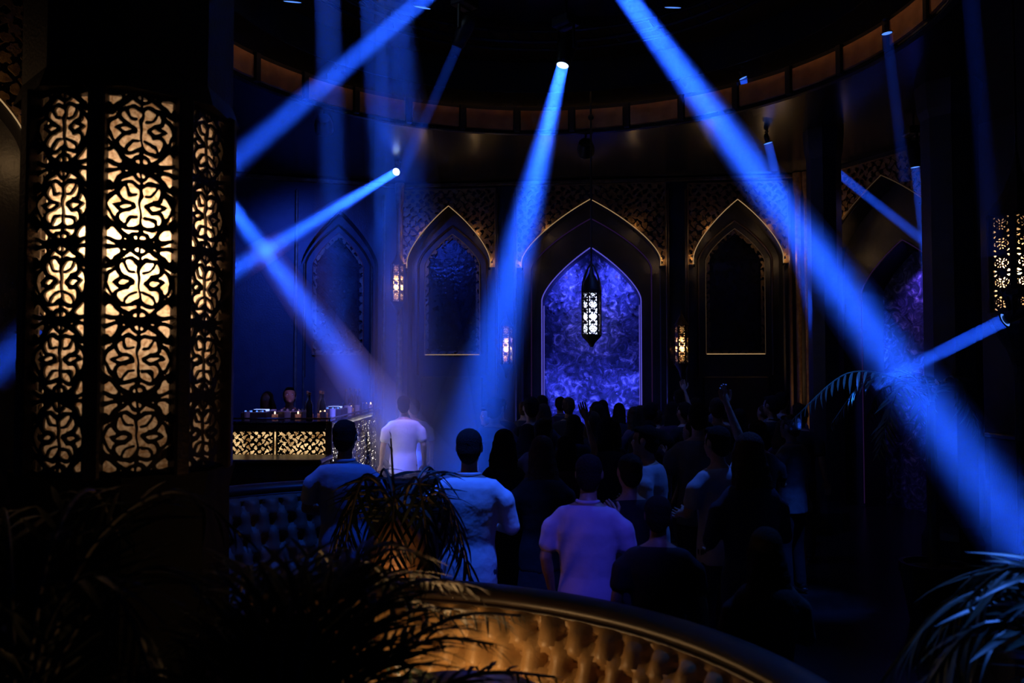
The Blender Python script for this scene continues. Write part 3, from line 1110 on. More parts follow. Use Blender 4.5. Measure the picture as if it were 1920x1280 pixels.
wash('blue wash light above the man before the palm', (-.20, 4.5, 5.1), (-.28, 5.25, 1.35), 950, (.02, .11, 1.0), 22, SOFFIT)
wash('blue wash light above the man by the low bar', (-.3, 5.2, 6.2), (-1.16, 5.95, 1.30), 620, (.010, .10, 1.0), 24)
wash('violet wash light above the near booth', (.9, 1.6, 5.1), (.42, 4.75, 1.22), 420, (.07, .075, 1.0), 14, SOFFIT)
wash('violet white wash light above the counter', (-1.0, 9.4, 6.2), (-1.80, 10.9, 1.35), 2100, (.36, .25, 1.0), 22)
wash('added violet spot on the ceiling brightening the decks', (-2.3, 8.8, 6.0), (-2.65, 10.3, 1.55), 650, (.50, .26, 1.0), 24)  # extra lamp added to brighten the decks
wash('blue wash light before the left wall', (-2.4, 10.8, 5.2), (-2.9, 14.6, 2.6), 900, (.02, .07, 1.0), 80, SOFFIT)
wash('added blue fill light above the crowd', (1.8, 9.4, 6.2), (1.6, 11.2, 1.2), 160, (.05, .16, 1.0), 75)  # added fill so the crowd silhouettes read
wash('blue wash light above the side dancers', (2.2, 6.9, 6.1), (1.6, 5.4, 1.3), 420, (.04, .16, 1.0), 40)
wash('added blue wash light brightening the tall palm at the right', (2.9, 6.2, 5.1), P(1570, 755, 7.3), 900, (.03, .14, 1.0), 15, SOFFIT)  # added lamp that brightens the long leaf beside the beam
wash('blue wash light above the right palm', (2.4, 4.6, 5.1), (2.0, 3.0, 1.0), 420, (.05, .20, 1.0), 46, SOFFIT)
wash('added narrow violet spot imitating the lantern glow in the middle alcove', wall_pt(0, -2.6, 5.2), wall_pt(0, .78, 3.0), 520, (.22, .24, 1.0), 17, SOFFIT)  # added spot stands in for the lantern's glow on the panel
# round lighting truss in the recess
tr = thing('lighting_truss', 'round black lighting truss hung in the ceiling recess', 'truss', (RING_C[0], RING_C[1], 6.25))
for r, z in ((2.5, .0), (2.75, .0), (2.62, .18)):
    MB().tube([(r * math.cos(2 * PI * k / 64), r * math.sin(2 * PI * k / 64), z) for k in range(64)], .022, 6, True).build('chord_tube', M['black'], tr)
lace = MB()
for k in range(64):
    a, c = 2 * PI * k / 64, 2 * PI * (k + .5) / 64
    lace.tube([(2.5 * math.cos(a), 2.5 * math.sin(a), 0), (2.62 * math.cos(c), 2.62 * math.sin(c), .18)], .009, 4)
    lace.tube([(2.75 * math.cos(a), 2.75 * math.sin(a), 0), (2.62 * math.cos(c), 2.62 * math.sin(c), .18)], .009, 4)
lo = lace.build('truss_lacing', M['black'], tr)
lo['kind'] = 'stuff'
# ------------------------------------------------------------------ tufted booths
def tufted_booth(name, label, c, R, th0, th1, zbase, zseat, zback, tuft=.13, leather='leather', seat_depth=.55, rows=None, group=None):
    t = thing(name, label, 'sofa', (c[0], c[1], zbase), 0, group)
    zs, zt_ = zseat - zbase, zback - zbase
    th0, th1 = math.radians(th0), math.radians(th1)
    arc = R * (th1 - th0)
    nu, nv = int(arc / .018), int((zt_ - zs) / .018)
    hgt = zt_ - zs + .02
    vs, fs = [], []
    rows = rows or max(2, round(hgt / (tuft * .85)))
    dv = hgt / rows
    du = tuft
    buttons = []
    for i in range(nu + 1):
        s = arc * i / nu
        a = th0 + s / R
        for j in range(nv + 1):
            z = hgt * j / nv
            # diamond lattice of buttons
            best = 9
            for r in (math.floor(z / dv - .5), math.floor(z / dv - .5) + 1):
                off = .5 * (r % 2)
                k = round(s / du - off)
                d = math.hypot(s - (k + off) * du, z - (r + .5) * dv)
                best = min(best, d)
            # diagonal pleats
            p = s / du
            q = z / dv - .5
            e1 = abs(((p - q * .5) % 1) - .5) * 2
            e2 = abs(((p + q * .5) % 1) - .5) * 2
            cre = min(1 - e1, 1 - e2)
            bul = .060 * (1 - math.exp(-(best / (du * .25)) ** 2)) + .022 * (1 - math.exp(-(cre / .14) ** 2))
            edge = min(1.0, (hgt - z) / .05)
            r_ = R - bul * edge - .10 * (1 - z / hgt)
            vs.append((r_ * math.cos(a), r_ * math.sin(a), zs - .02 + z))
    for i in range(nu):
        for j in range(nv):
            A = i * (nv + 1) + j
            fs.append((A, A + 1, A + nv + 2, A + nv + 1))
    MB().add(vs, fs).build('tufted_back', M[leather], t, True)
    bm_ = MB().ball((0, 0, 0), (.010, .010, .010), 8, 5).mesh('button', True)
    bm_.materials.append(M['button'] if leather == 'leather' else M['leather_d'])
    for r in range(rows):
        off = .5 * (r % 2)
        for k in range(0, int(arc / du) + 1):
            s = (k + off) * du
            if s > arc - .03 or s < .03:
                continue
            a = th0 + s / R
            z = (r + .5) * dv
            rr_ = R - .004 - .10 * (1 - z / hgt)
            o = link('button', bm_, None, t)
            o.location = (rr_ * math.cos(a), rr_ * math.sin(a), zs - .02 + z)
    n = 48

    def ring(prof, nm, m_, sm=True):
        v2, f2 = [], []
        m = len(prof)
        for i in range(n + 1):
            a = th0 + (th1 - th0) * i / n
            for r, z in prof:
                v2.append((r * math.cos(a), r * math.sin(a), z))
        for i in range(n):
            for q in range(m):
                q2 = (q + 1) % m
                f2.append((i * m + q, i * m + q2, (i + 1) * m + q2, (i + 1) * m + q))
        f2.append(tuple(range(m - 1, -1, -1)))
        f2.append(tuple(range(n * m, n * m + m)))
        return MB().add(v2, f2).build(nm, m_, t, sm)
    ring([(R + .02, 0), (R + .12, 0), (R + .16, zt_ - .05), (R + .02, zt_ - .02)], 'back_shell', M['leather_d'])
    pr = []
    for k in range(14):
        g = 2 * PI * k / 14
        pr.append((R + .065 + .085 * math.cos(g), zt_ + .02 + .05 * math.sin(g)))
    ring(pr, 'top_rail', M['leather_d'])
    pr = [(R - .012 + .011 * math.cos(2 * PI * k / 8), zt_ - .012 + .011 * math.sin(2 * PI * k / 8)) for k in range(8)]
    ring(pr, 'piping', M['leather_d'])
    ring([(R - seat_depth + .05, 0), (R + .02, 0), (R + .02, zs - .14), (R - seat_depth + .05, zs - .14)], 'plinth', M['leather_d'])
    pr = []
    for (r, z) in ((R - seat_depth + .03, zs - .14), (R - .05, zs - .14), (R - .05, zs - .02), (R - .25, zs + .015), (R - seat_depth + .10, zs + .005), (R - seat_depth + .01, zs - .03), (R - seat_depth, zs - .08)):
        pr.append((r, z))
    ring(pr, 'seat_cushion', M[leather])
    return t


tufted_booth('tufted_booth', 'curved caramel button-tufted booth in the lower middle', (-.75, 2.40), 1.70, -2, 107, .35, .70, 1.045, tuft=.15, rows=3)
tufted_booth('tufted_booth', 'curved booth back tinted blue beside the man at the counter', (-.9, 5.2), 1.58, 69, 150, 0, .55, 1.20, leather='leather_shaded', tuft=.15)

# small round table with a warm lamp inside the near booth
tb = thing('round_table', 'small round marble table at the lower edge, lit warm', 'table', (-.18, 2.85, .35))
MB().lathe([(.30, .62), (.335, .63), (.34, .645), (.335, .66), (.30, .665)], 40).build('table_top', M['marble'], tb, True)
MB().lathe([(.20, 0), (.20, .02), (.04, .05), (.03, .10), (.03, .58), (.08, .62)], 20).build('pedestal', M['gold_dim'], tb, True)
tl = thing('table_lamp', 'low warm oil lamp standing on the booth seat', 'lamp', (-.30, 3.50, .705))
MB().lathe([(.045, 0), (.05, .004), (.05, .015), (.03, .02)], 16).build('lamp_foot', M['gold_dim'], tl, True)
MB().lathe([(.028, .02), (.036, .03), (.036, .05), (.012, .055)], 16).build('lamp_reservoir', M['gold_dim'], tl, True)
MB().ball((0, 0, .075), (.008, .008, .018), 8, 6).build('flame', emit('oil_flame', (1.0, .6, .28), 6.0), tl, True)
add_light('POINT', 'seat_lamp_flame', (0, 0, .10), 5.5, (1.0, .56, .22), tl, shadow_soft_size=.018)
cl = thing('candle', 'unseen candle added to light the round marble table', 'candle', (-.36, 2.66, 1.015))  # candle added out of view to light the table top
MB().lathe([(.03, 0), (.035, .003), (.035, .06), (.03, .062)], 14).build('votive_cup', M['alab'], cl, True)
MB().ball((0, 0, .085), (.008, .008, .018), 8, 6).build('flame', emit('table_candle_flame', (1.0, .6, .28), 6.0), cl, True)
add_light('POINT', 'candle_light', (0, 0, .10), 1.2, (1.0, .60, .28), cl, shadow_soft_size=.01)

# ------------------------------------------------------------------ the counter with its glowing pierced fronts
CT = 1.57
ctr = thing('glowing_counter', 'long counter with glowing gold pierced front panels', 'counter', (0, 0, 0))
X0, X1, Y0, Y1 = -3.25, -2.03, 9.5, 12.9
YD, XD = Y0 + .85, X1 - .50
MB().box(((X0 + X1) / 2, (Y0 + YD) / 2, CT / 2 - .03), (X1 - X0 - .12, YD - Y0 - .12, CT - .06)).build('counter_body', M['wall'], ctr)
MB().box(((XD + X1) / 2, (YD + Y1) / 2, CT / 2 - .03), (X1 - XD - .12, Y1 - YD - .06, CT - .06)).build('counter_body', M['wall'], ctr)
MB().box(((X0 + X1) / 2, (Y0 + YD) / 2, CT - .02), (X1 - X0 + .06, YD - Y0 + .06, .04), 0, .012).build('counter_top', M['mirror'], ctr)
MB().box(((XD + X1) / 2, (YD + Y1) / 2 + .015, CT - .02), (X1 - XD + .06, Y1 - YD - .03, .04), 0, .012).build('counter_top', M['mirror'], ctr)
EM_GOLD = emit('backlit_gold_sheet', (.22, .10, .03), 1.0, (1.0, .66, .30), 9, .36, .64, lamp=True)
EM_SPARK = emit('backlit_pale_sheet', (.02, .04, .22), 5.0, (.95, .85, .70), 5, .42, .60, lamp=True)
MB().box(((X0 + X1) / 2, Y0 + .045, 1.05), (X1 - X0 - .1, .01, .80)).build('glow_sheet', EM_GOLD, ctr)
MB().box((X1 - .020, (Y0 + Y1) / 2, 1.0), (.01, Y1 - Y0 - .1, .95)).build('glow_sheet', EM_SPARK, ctr)


def scroll_panel(w, h, s, step, nm):
    xs = np.linspace(-w / 2, w / 2, int(w / step) + 1)
    ys = np.linspace(0, h, int(h / step) + 1)
    X, Y = np.meshgrid(xs, ys, indexing='ij')
    fr = np.minimum(np.minimum(w / 2 - np.abs(X), Y), h - Y)
    F = np.maximum(floral(X + 7, Y + 2, s) * .03 - .002, .02 - fr)
    F = np.where(fr <= 0, fr, F)
    F[0, :] = F[-1, :] = .01
    F[:, 0] = F[:, -1] = .01
    me = plate(xs, ys, F, -.004, .004, nm)
    me.materials.append(M['iron'])
    return me


sp_front = scroll_panel(.58, .84, .013, .0058, 'scroll_panel')
for i in range(2):
    o = link('scroll_panel', sp_front, None, ctr)
    o.location = (X0 + .32 + .6 * i, Y0 + .01, .64)
sp_side = scroll_panel(.82, .98, .016, .0075, 'side_scroll_panel')
for i in range(4):
    o = link('scroll_panel', sp_side, None, ctr)
    o.location = (X1 - .01, Y0 + .46 + .83 * i, .50)
    o.rotation_euler.z = PI / 2
for (x, y) in ((X0, Y0), (X1, Y0), (X1, Y1)):
    MB().box((x, y, CT / 2), (.07, .07, CT), 0, .01).build('corner_post', M['gold'] if y == Y0 and x == X1 else M['iron'], ctr)
MB().box(((X0 + X1) / 2, Y0 - .005, CT - .06), (X1 - X0, .05, .05)).build('top_trim', M['iron'], ctr)
MB().tube([(X1 + .01, Y0, CT + .03), (X1 + .01, Y1, CT + .03)], .012, 6).build('edge_rail', M['chrome'], ctr)
MB().tube([(X1 + .01, Y0, CT + .03), (X0, Y0, CT + .03)], .012, 6).build('edge_rail', M['chrome'], ctr)
for k in range(5):
    MB().tube([(X1 + .01, Y0 + (Y1 - Y0) * k / 4, CT - .02), (X1 + .01, Y0 + (Y1 - Y0) * k / 4, CT + .03)], .010, 6).build('rail_post', M['chrome'], ctr)
lowc = thing('low_bar', 'plain dark bar front below the glowing counter', 'counter', (-2.66, 8.75, 0))
MB().box((0, 0, .60), (1.50, .50, 1.20), 0, .01).build('bar_body', M['wall'], lowc)
MB().box((0, -.02, 1.225), (1.56, .58, .05), 0, .015).build('bar_top', M['ceiling'], lowc)
for i in range(3):
    MB().box((-.5 + .5 * i, -.255, .62), (.42, .02, .90), 0, .006).build('bar_panel', M['wood'], lowc)

rr = random.Random(11)
b1 = MB().lathe([(.036, 0), (.038, .01), (.038, .17), (.030, .20), (.014, .23), (.013, .29), (.016, .295), (.016, .31)], 14).mesh('bottle', True)
b1.materials.append(M['bottle'])
cap = MB().lathe([(.0165, .285), (.0165, .318), (.010, .32)], 12).mesh('bottle_cap')
cap.materials.append(M['gold'])
g1 = MB().lathe([(.026, 0), (.034, .004), (.038, .10), (.035, .10), (.030, .012), (.004, .012)], 14).mesh('tumbler', True)
g1.materials.append(M['clear'])
EM_CANDLE = emit('candle_flame', (1.0, .62, .30), 4.0)
cbody = MB().lathe([(.030, 0), (.035, .003), (.035, .07), (.030, .072)], 14).mesh('votive_cup', True)
cbody.materials.append(M['alab'])
flame = MB().ball((0, 0, .085), (.009, .009, .018), 8, 6).mesh('flame', True)
flame.materials.append(EM_CANDLE)
taken = []
counts = {'b': 0, 'g': 0, 'c': 0}


def spot_free(x, y, r):
    for (a, c_, q) in taken:
        if math.hypot(a - x, c_ - y) < q + r + .01:
            return False
    taken.append((x, y, r))
    return True


# deck and mixer first
for i, (x, y) in enumerate(((-2.95, 9.95), (-2.27, 10.85))):
    taken.append((x, y, .26))
    mx = thing('music_player', ('black media player on the counter near its front corner', 'black media player on the counter further back')[i], 'music player', (x, y, CT))
    MB().box((0, 0, .045), (.30, .36, .09), 0, .01).build('player_body', M['plastic'], mx)
    MB().lathe([(.10, .09), (.10, .105), (.09, .11)], 28, (0, -.06, 0)).build('jog_wheel', M['chrome'], mx)
    MB().box((0, .13, .10), (.16, .09, .02)).build('player_screen', emit('player_screen_glow', (.35, .45, 1.0), 1.6), mx)
    for k in range(4):
        MB().lathe([(.012, .09), (.012, .105), (.009, .107)], 10, (-.10 + .065 * k, -.155, 0)).build('key_button', EM_LENS_DIM, mx)
mx = thing('mixer', 'black mixer with small knobs between the two media players', 'mixer', (-2.55, 9.95, CT))
taken.append((-2.55, 9.95, .20))
MB().box((0, 0, .05), (.30, .34, .10), 0, .01).build('mixer_body', M['plastic'], mx)
for k in range(4):
    for j in range(3):
        MB().lathe([(.011, .10), (.010, .12)], 8, (-.10 + .066 * k, .12 - .06 * j, 0)).build('knob', M['chrome'], mx)
    MB().box((-.10 + .066 * k, -.10, .108), (.018, .03, .02)).build('fader', M['cream'], mx)
for i in range(260):
    x, y = rr.uniform(X0 + .1, X1 - .08), rr.uniform(Y0 + .08, Y1 - .1)
    if x < XD + .08 and y > YD - .08:
        continue
    kk = rr.random()
    if not spot_free(x, y, .05):
        continue
    front = 'front' if y < 10.7 else 'far'
    if kk < .30 and counts['b'] < 14:
        o = link('bottle', b1, None)
        link('bottle_cap', cap, None, o)
        tag(o, 'dark glass bottle standing on the glowing counter', 'bottle', 'bottles on the glowing counter')
        counts['b'] += 1
    elif kk < .75:
        o = link('tumbler', g1, None)
        tag(o, 'clear tumbler standing on the glowing counter', 'glass', 'tumblers on the glowing counter')
        counts['g'] += 1
    elif counts['c'] < 16:
        o = link('votive_candle', cbody, None)
        link('flame', flame, None, o)
        tag(o, 'small votive candle burning on the glowing counter', 'candle', 'candles on the glowing counter')
        counts['c'] += 1
    else:
        continue
    o.location = (x, y, CT)
    o.rotation_euler.z = rr.uniform(0, 6)

# glowing carved counter end at the right edge
ce = thing('carved_bar_end', 'carved gold bar end glowing at the right edge', 'counter', (5.35, 8.55, .0))
MB().box((.0, .0, .62), (.9, .5, 1.24), 0, .01).build('bar_body', M['wall'], ce)
MB().box((.0, -.255, .98), (.86, .01, .44)).build('glow_sheet', EM_GOLD, ce)
o = link('scroll_panel', scroll_panel(.88, .5, .013, .0060, 'bar_scroll_panel'), None, ce)
o.location = (0, -.275, .95)
MB().box((0, -.02, 1.47), (.98, .62, .05), 0, .01).build('bar_top', M['ceiling'], ce)
MB().box((0, .0, 1.34), (.9, .5, .22)).build('bar_neck', M['wall'], ce)


# ------------------------------------------------------------------ palms
def leaflet_mesh(nm, L, w, m_, droop=.18):
    vs, fs = [], []
    n = 5
    for i in range(n + 1):
        q = i / n
        ww = w * (math.sin(PI * min(1, q * .92 + .08)) ** .8) * (1 - .25 * q)
        z = -droop * L * q * q
        x = L * q
        vs += [(x, -ww / 2, z + .12 * ww), (x, 0, z), (x, ww / 2, z + .12 * ww)]
    for i in range(n):
        a = 3 * i
        fs += [(a, a + 3, a + 4, a + 1), (a + 1, a + 4, a + 5, a + 2)]
    me = MB().add(vs, fs).mesh(nm, True)
    me.materials.append(M[m_])
    return me


LEAF = {}


def frond(parent, pts, n_pairs, L, m_='leaf', w=.022, spread=55, droop=.25, seed=0):
    """a rachis through pts (local) with leaflets on both sides; the leaflets are sub-parts"""
    rr = random.Random(seed)
    pts = [Vector(p) for p in pts]
    # catmull-rom resample
    P_ = [pts[0]] + pts + [pts[-1]]
    cv = []
    for i in range(1, len(P_) - 2):
        for k in range(8):
            t = k / 8
            a, b_, c_, d_ = P_[i - 1], P_[i], P_[i + 1], P_[i + 2]
            cv.append(.5 * ((2 * b_) + (c_ - a) * t + (2 * a - 5 * b_ + 4 * c_ - d_) * t * t + (3 * b_ - a - 3 * c_ + d_) * t ** 3))
    cv.append(pts[-1])
    m = len(cv)
    fr = MB().tube(cv, [.010 * (1 - .8 * i / m) + .002 for i in range(m)], 5).build('frond', M['stem'] if m_ != 'leaf_b' else M['leaf_b'], parent)
    key = (round(L, 2), m_, round(w, 3))
    if key not in LEAF:
        LEAF[key] = [leaflet_mesh('leaflet', L, w, m_, dr) for dr in (.12, .25, .40)]
    lens = [0]
    for i in range(1, m):
        lens.append(lens[-1] + (cv[i] - cv[i - 1]).length)
    tot = lens[-1]
    for k in range(n_pairs):
        q = .16 + .84 * k / (n_pairs - 1)
        s = q * tot
        i = max(j for j in range(m) if lens[j] <= s + 1e-9)
        i = min(i, m - 2)
        t = (s - lens[i]) / max(1e-6, lens[i + 1] - lens[i])
        p = cv[i].lerp(cv[i + 1], t)
        tan = (cv[i + 1] - cv[i]).normalized()
        side = tan.cross(Vector((0, 0, 1)))
        side = side.normalized() if side.length > .05 else Vector((1, 0, 0))
        up = side.cross(tan)
        sc_ = (math.sin(PI * (.12 + .80 * q)) ** .6) * rr.uniform(.85, 1.1)
        for sd in (-1, 1):
            an = math.radians(spread - 22 * q + rr.uniform(-7, 7))
            x = (tan * math.cos(an) + side * sd * math.sin(an) + up * rr.uniform(-.05, .22) - Vector((0, 0, droop * rr.uniform(.5, 1.2)))).normalized()
            y = up.cross(x)
            y = y.normalized() if y.length > .05 else side
            z = x.cross(y)
            o = link('leaflet', LEAF[key][rr.randrange(3)], None, fr)
            mt = Matrix((x, y, z)).transposed().to_4x4()
            mt.translation = p
            o.matrix_local = mt @ Matrix.Scale(sc_, 4)
    return fr


def pot(parent, r, h, light=None):
    MB().lathe([(r * .7, 0), (r * .75, .02), (r, h * .8), (r * 1.06, h * .85), (r * 1.06, h), (r * .92, h), (r * .9, h - .04)], 20).build('pot', M['pot'], parent, True)
    MB().lathe([(r * .1, h - .05), (r * .9, h - .05), (r * .4, h - .03)], 20).build('soil', M['soil'], parent)


def palm(name, label, base, specs, n_pairs, L, m_='leaf', pot_r=.22, pot_h=.4, w=.022, droop=.25, seed=0, spread=55):
    """specs: (azimuth deg, reach, top height above crown, end drop, crown height)"""
    t = thing(name, label, 'palm', base)
    pot(t, pot_r, pot_h)
    crown = specs[0][4]
    MB().tube([(0, 0, pot_h - .05), (.01, .01, crown * .6), (0, 0, crown)], [.05, .045, .035], 8).build('trunk', M['stem'], t)
    for i, (az, reach, rise, drop, cz) in enumerate(specs):
        a = math.radians(az)
        c, s = math.cos(a), math.sin(a)
        pts = [(0, 0, cz - .05), (c * reach * .22, s * reach * .22, cz + rise * .75), (c * reach * .62, s * reach * .62, cz + rise), (c * reach, s * reach, cz + rise - drop)]
        frond(t, pts, n_pairs, L, m_, w, spread, droop, seed + i)
    return t


# drooping dark palm behind the near booth with a warm spike light in its pot
pc = P(748, 1000, 4.78)
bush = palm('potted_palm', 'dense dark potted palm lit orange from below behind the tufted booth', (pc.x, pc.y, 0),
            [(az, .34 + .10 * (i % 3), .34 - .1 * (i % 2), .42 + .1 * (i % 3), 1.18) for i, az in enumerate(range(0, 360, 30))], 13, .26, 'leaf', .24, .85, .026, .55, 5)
frond(bush, [(0, 0, 1.15), (-.03, -.02, 1.5), (-.045, -.02, 1.74)], 6, .10, 'leaf', .03, 18, 0, 91)
add_light('POINT', 'spike_light', (-.02, -.27, 1.02), 1.6, (1.0, .42, .14), bush, shadow_soft_size=.02)
MB().lathe([(.02, 0), (.025, .03), (.02, .05)], 10, (-.02, -.16, .88)).build('spike_lamp', M['black'], bush)
MB().ball((.02, .02, 1.12), (.20, .17, .30), 14, 10).build('fibre_crown', M['leaf_dry'], bush, True)

# dark palm in front of the booth, in the lower middle
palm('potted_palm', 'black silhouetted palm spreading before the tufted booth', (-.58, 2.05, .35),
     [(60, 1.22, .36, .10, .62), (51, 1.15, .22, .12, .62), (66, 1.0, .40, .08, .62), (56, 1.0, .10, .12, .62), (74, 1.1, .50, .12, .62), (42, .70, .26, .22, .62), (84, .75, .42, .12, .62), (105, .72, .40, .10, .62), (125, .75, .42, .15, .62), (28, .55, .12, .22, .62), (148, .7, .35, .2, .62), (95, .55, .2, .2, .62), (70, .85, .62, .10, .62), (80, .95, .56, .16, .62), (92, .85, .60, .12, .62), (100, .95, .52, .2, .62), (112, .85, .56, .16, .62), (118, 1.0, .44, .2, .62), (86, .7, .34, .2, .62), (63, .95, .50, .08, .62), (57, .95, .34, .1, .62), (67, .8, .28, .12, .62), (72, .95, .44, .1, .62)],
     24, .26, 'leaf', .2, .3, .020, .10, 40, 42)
# dark palm at the lower left
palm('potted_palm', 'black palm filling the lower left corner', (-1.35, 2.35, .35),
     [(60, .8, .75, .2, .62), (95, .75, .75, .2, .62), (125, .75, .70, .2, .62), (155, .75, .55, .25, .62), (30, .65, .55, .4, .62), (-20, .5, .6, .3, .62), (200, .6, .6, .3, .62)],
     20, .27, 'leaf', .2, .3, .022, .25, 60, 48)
# glossy palm at the lower right, lit blue
palm('potted_palm', 'glossy palm lit blue in the lower right corner', (1.80, 2.50, .35),
     [(150, .70, .34, .35, .72), (175, .72, .30, .42, .70), (200, .62, .22, .45, .68), (125, .62, .40, .25, .72), (95, .55, .44, .2, .72), (225, .6, .10, .5, .66), (160, .5, .44, .2, .72), (60, .5, .38, .2, .72)],
     20, .30, 'leaf_b', .22, .35, .026, .45, 80, 55)
# palm whose leaf crosses the beam on the right
p2 = P(1745, 735, 7.3)
palm('potted_palm', 'tall palm with one long leaf pointing into the right beam', (p2.x, p2.y, 0),
     [(186, 1.20, .24, .36, 1.86), (150, .8, .2, .4, 1.86), (215, .8, .1, .5, 1.86), (75, .5, .2, .4, 1.86), (-60, .4, .2, .4, 1.86), (110, .7, .25, .4, 1.86)],
     20, .22, 'leaf_b', .26, .5, .030, .35, 100, 60)
# ------------------------------------------------------------------ people
def remesh(b, voxel, iters, nm, material, sub=None):
    me = b.mesh(nm)
    o = bpy.data.objects.new('tmp', me)
    COL.objects.link(o)
    r = o.modifiers.new('r', 'REMESH')
    r.mode = 'VOXEL'
    r.voxel_size = voxel
    s = o.modifiers.new('s', 'SMOOTH')
    s.factor = .5
    s.iterations = iters
    dg = bpy.context.evaluated_depsgraph_get()
    out = bpy.data.meshes.new_from_object(o.evaluated_get(dg))
    out.name = nm
    bpy.data.objects.remove(o)
    bpy.data.meshes.remove(me)
    out.polygons.foreach_set('use_smooth', [True] * len(out.polygons))
    out.materials.clear()
    out.materials.append(material)
    return out


POSES = {
    # right elbow, right wrist, left elbow, left wrist (x right, y ahead, z up) for a 1.75 m figure
    'relaxed': ((.25, -.03, 1.15), (.27, .06, .91), (-.25, -.03, 1.15), (-.27, .06, .91)),
    'forward': ((.26, .02, 1.16), (.15, .25, 1.13), (-.26, .02, 1.16), (-.13, .25, 1.08)),
    'drink': ((.25, .04, 1.17), (.12, .24, 1.34), (-.25, -.02, 1.15), (-.24, .10, .93)),
    'arm_up': ((.30, .08, 1.62), (.22, .14, 1.90), (-.26, .02, 1.16), (-.15, .24, 1.12)),
    'both_up': ((.32, .10, 1.58), (.20, .18, 1.84), (-.32, .10, 1.58), (-.22, .18, 1.84)),
}


def hand(b, wrist, elbow, flip, thin):
    w, e = Vector(wrist), Vector(elbow)
    d = (w - e).normalized()
    side = d.cross(Vector((0, 1, .2))).normalized() * flip
    nrm = d.cross(side)
    palm_c = w + d * .055
    fingers = MB()
    for i, (off, L) in enumerate(((-.030, .070), (-.010, .080), (.010, .076), (.030, .060))):
        p0 = w + d * .085 + side * off
        p1 = p0 + d * L * .5 + nrm * .006 * thin
        p2 = p1 + d * L * .42 + nrm * .026 * thin
        fingers.tube([p0 - d * .03, p0, p1, p2], [.0095, .0095, .0088, .0065], 7)
    p0 = w + d * .03 - side * .030
    p1 = p0 + d * .035 - side * .032
    fingers.tube([p0 + side * .015, p0, p1, p1 + d * .035 - side * .006 + nrm * .008], [.012, .012, .0105, .008], 7)
    q = Matrix((side, nrm, d)).transposed()
    b.ball(palm_c, (.043, .020, .055), 10, 7, q)
    b.ball(w + d * .02, (.030, .021, .035), 10, 6, q)
    return fingers


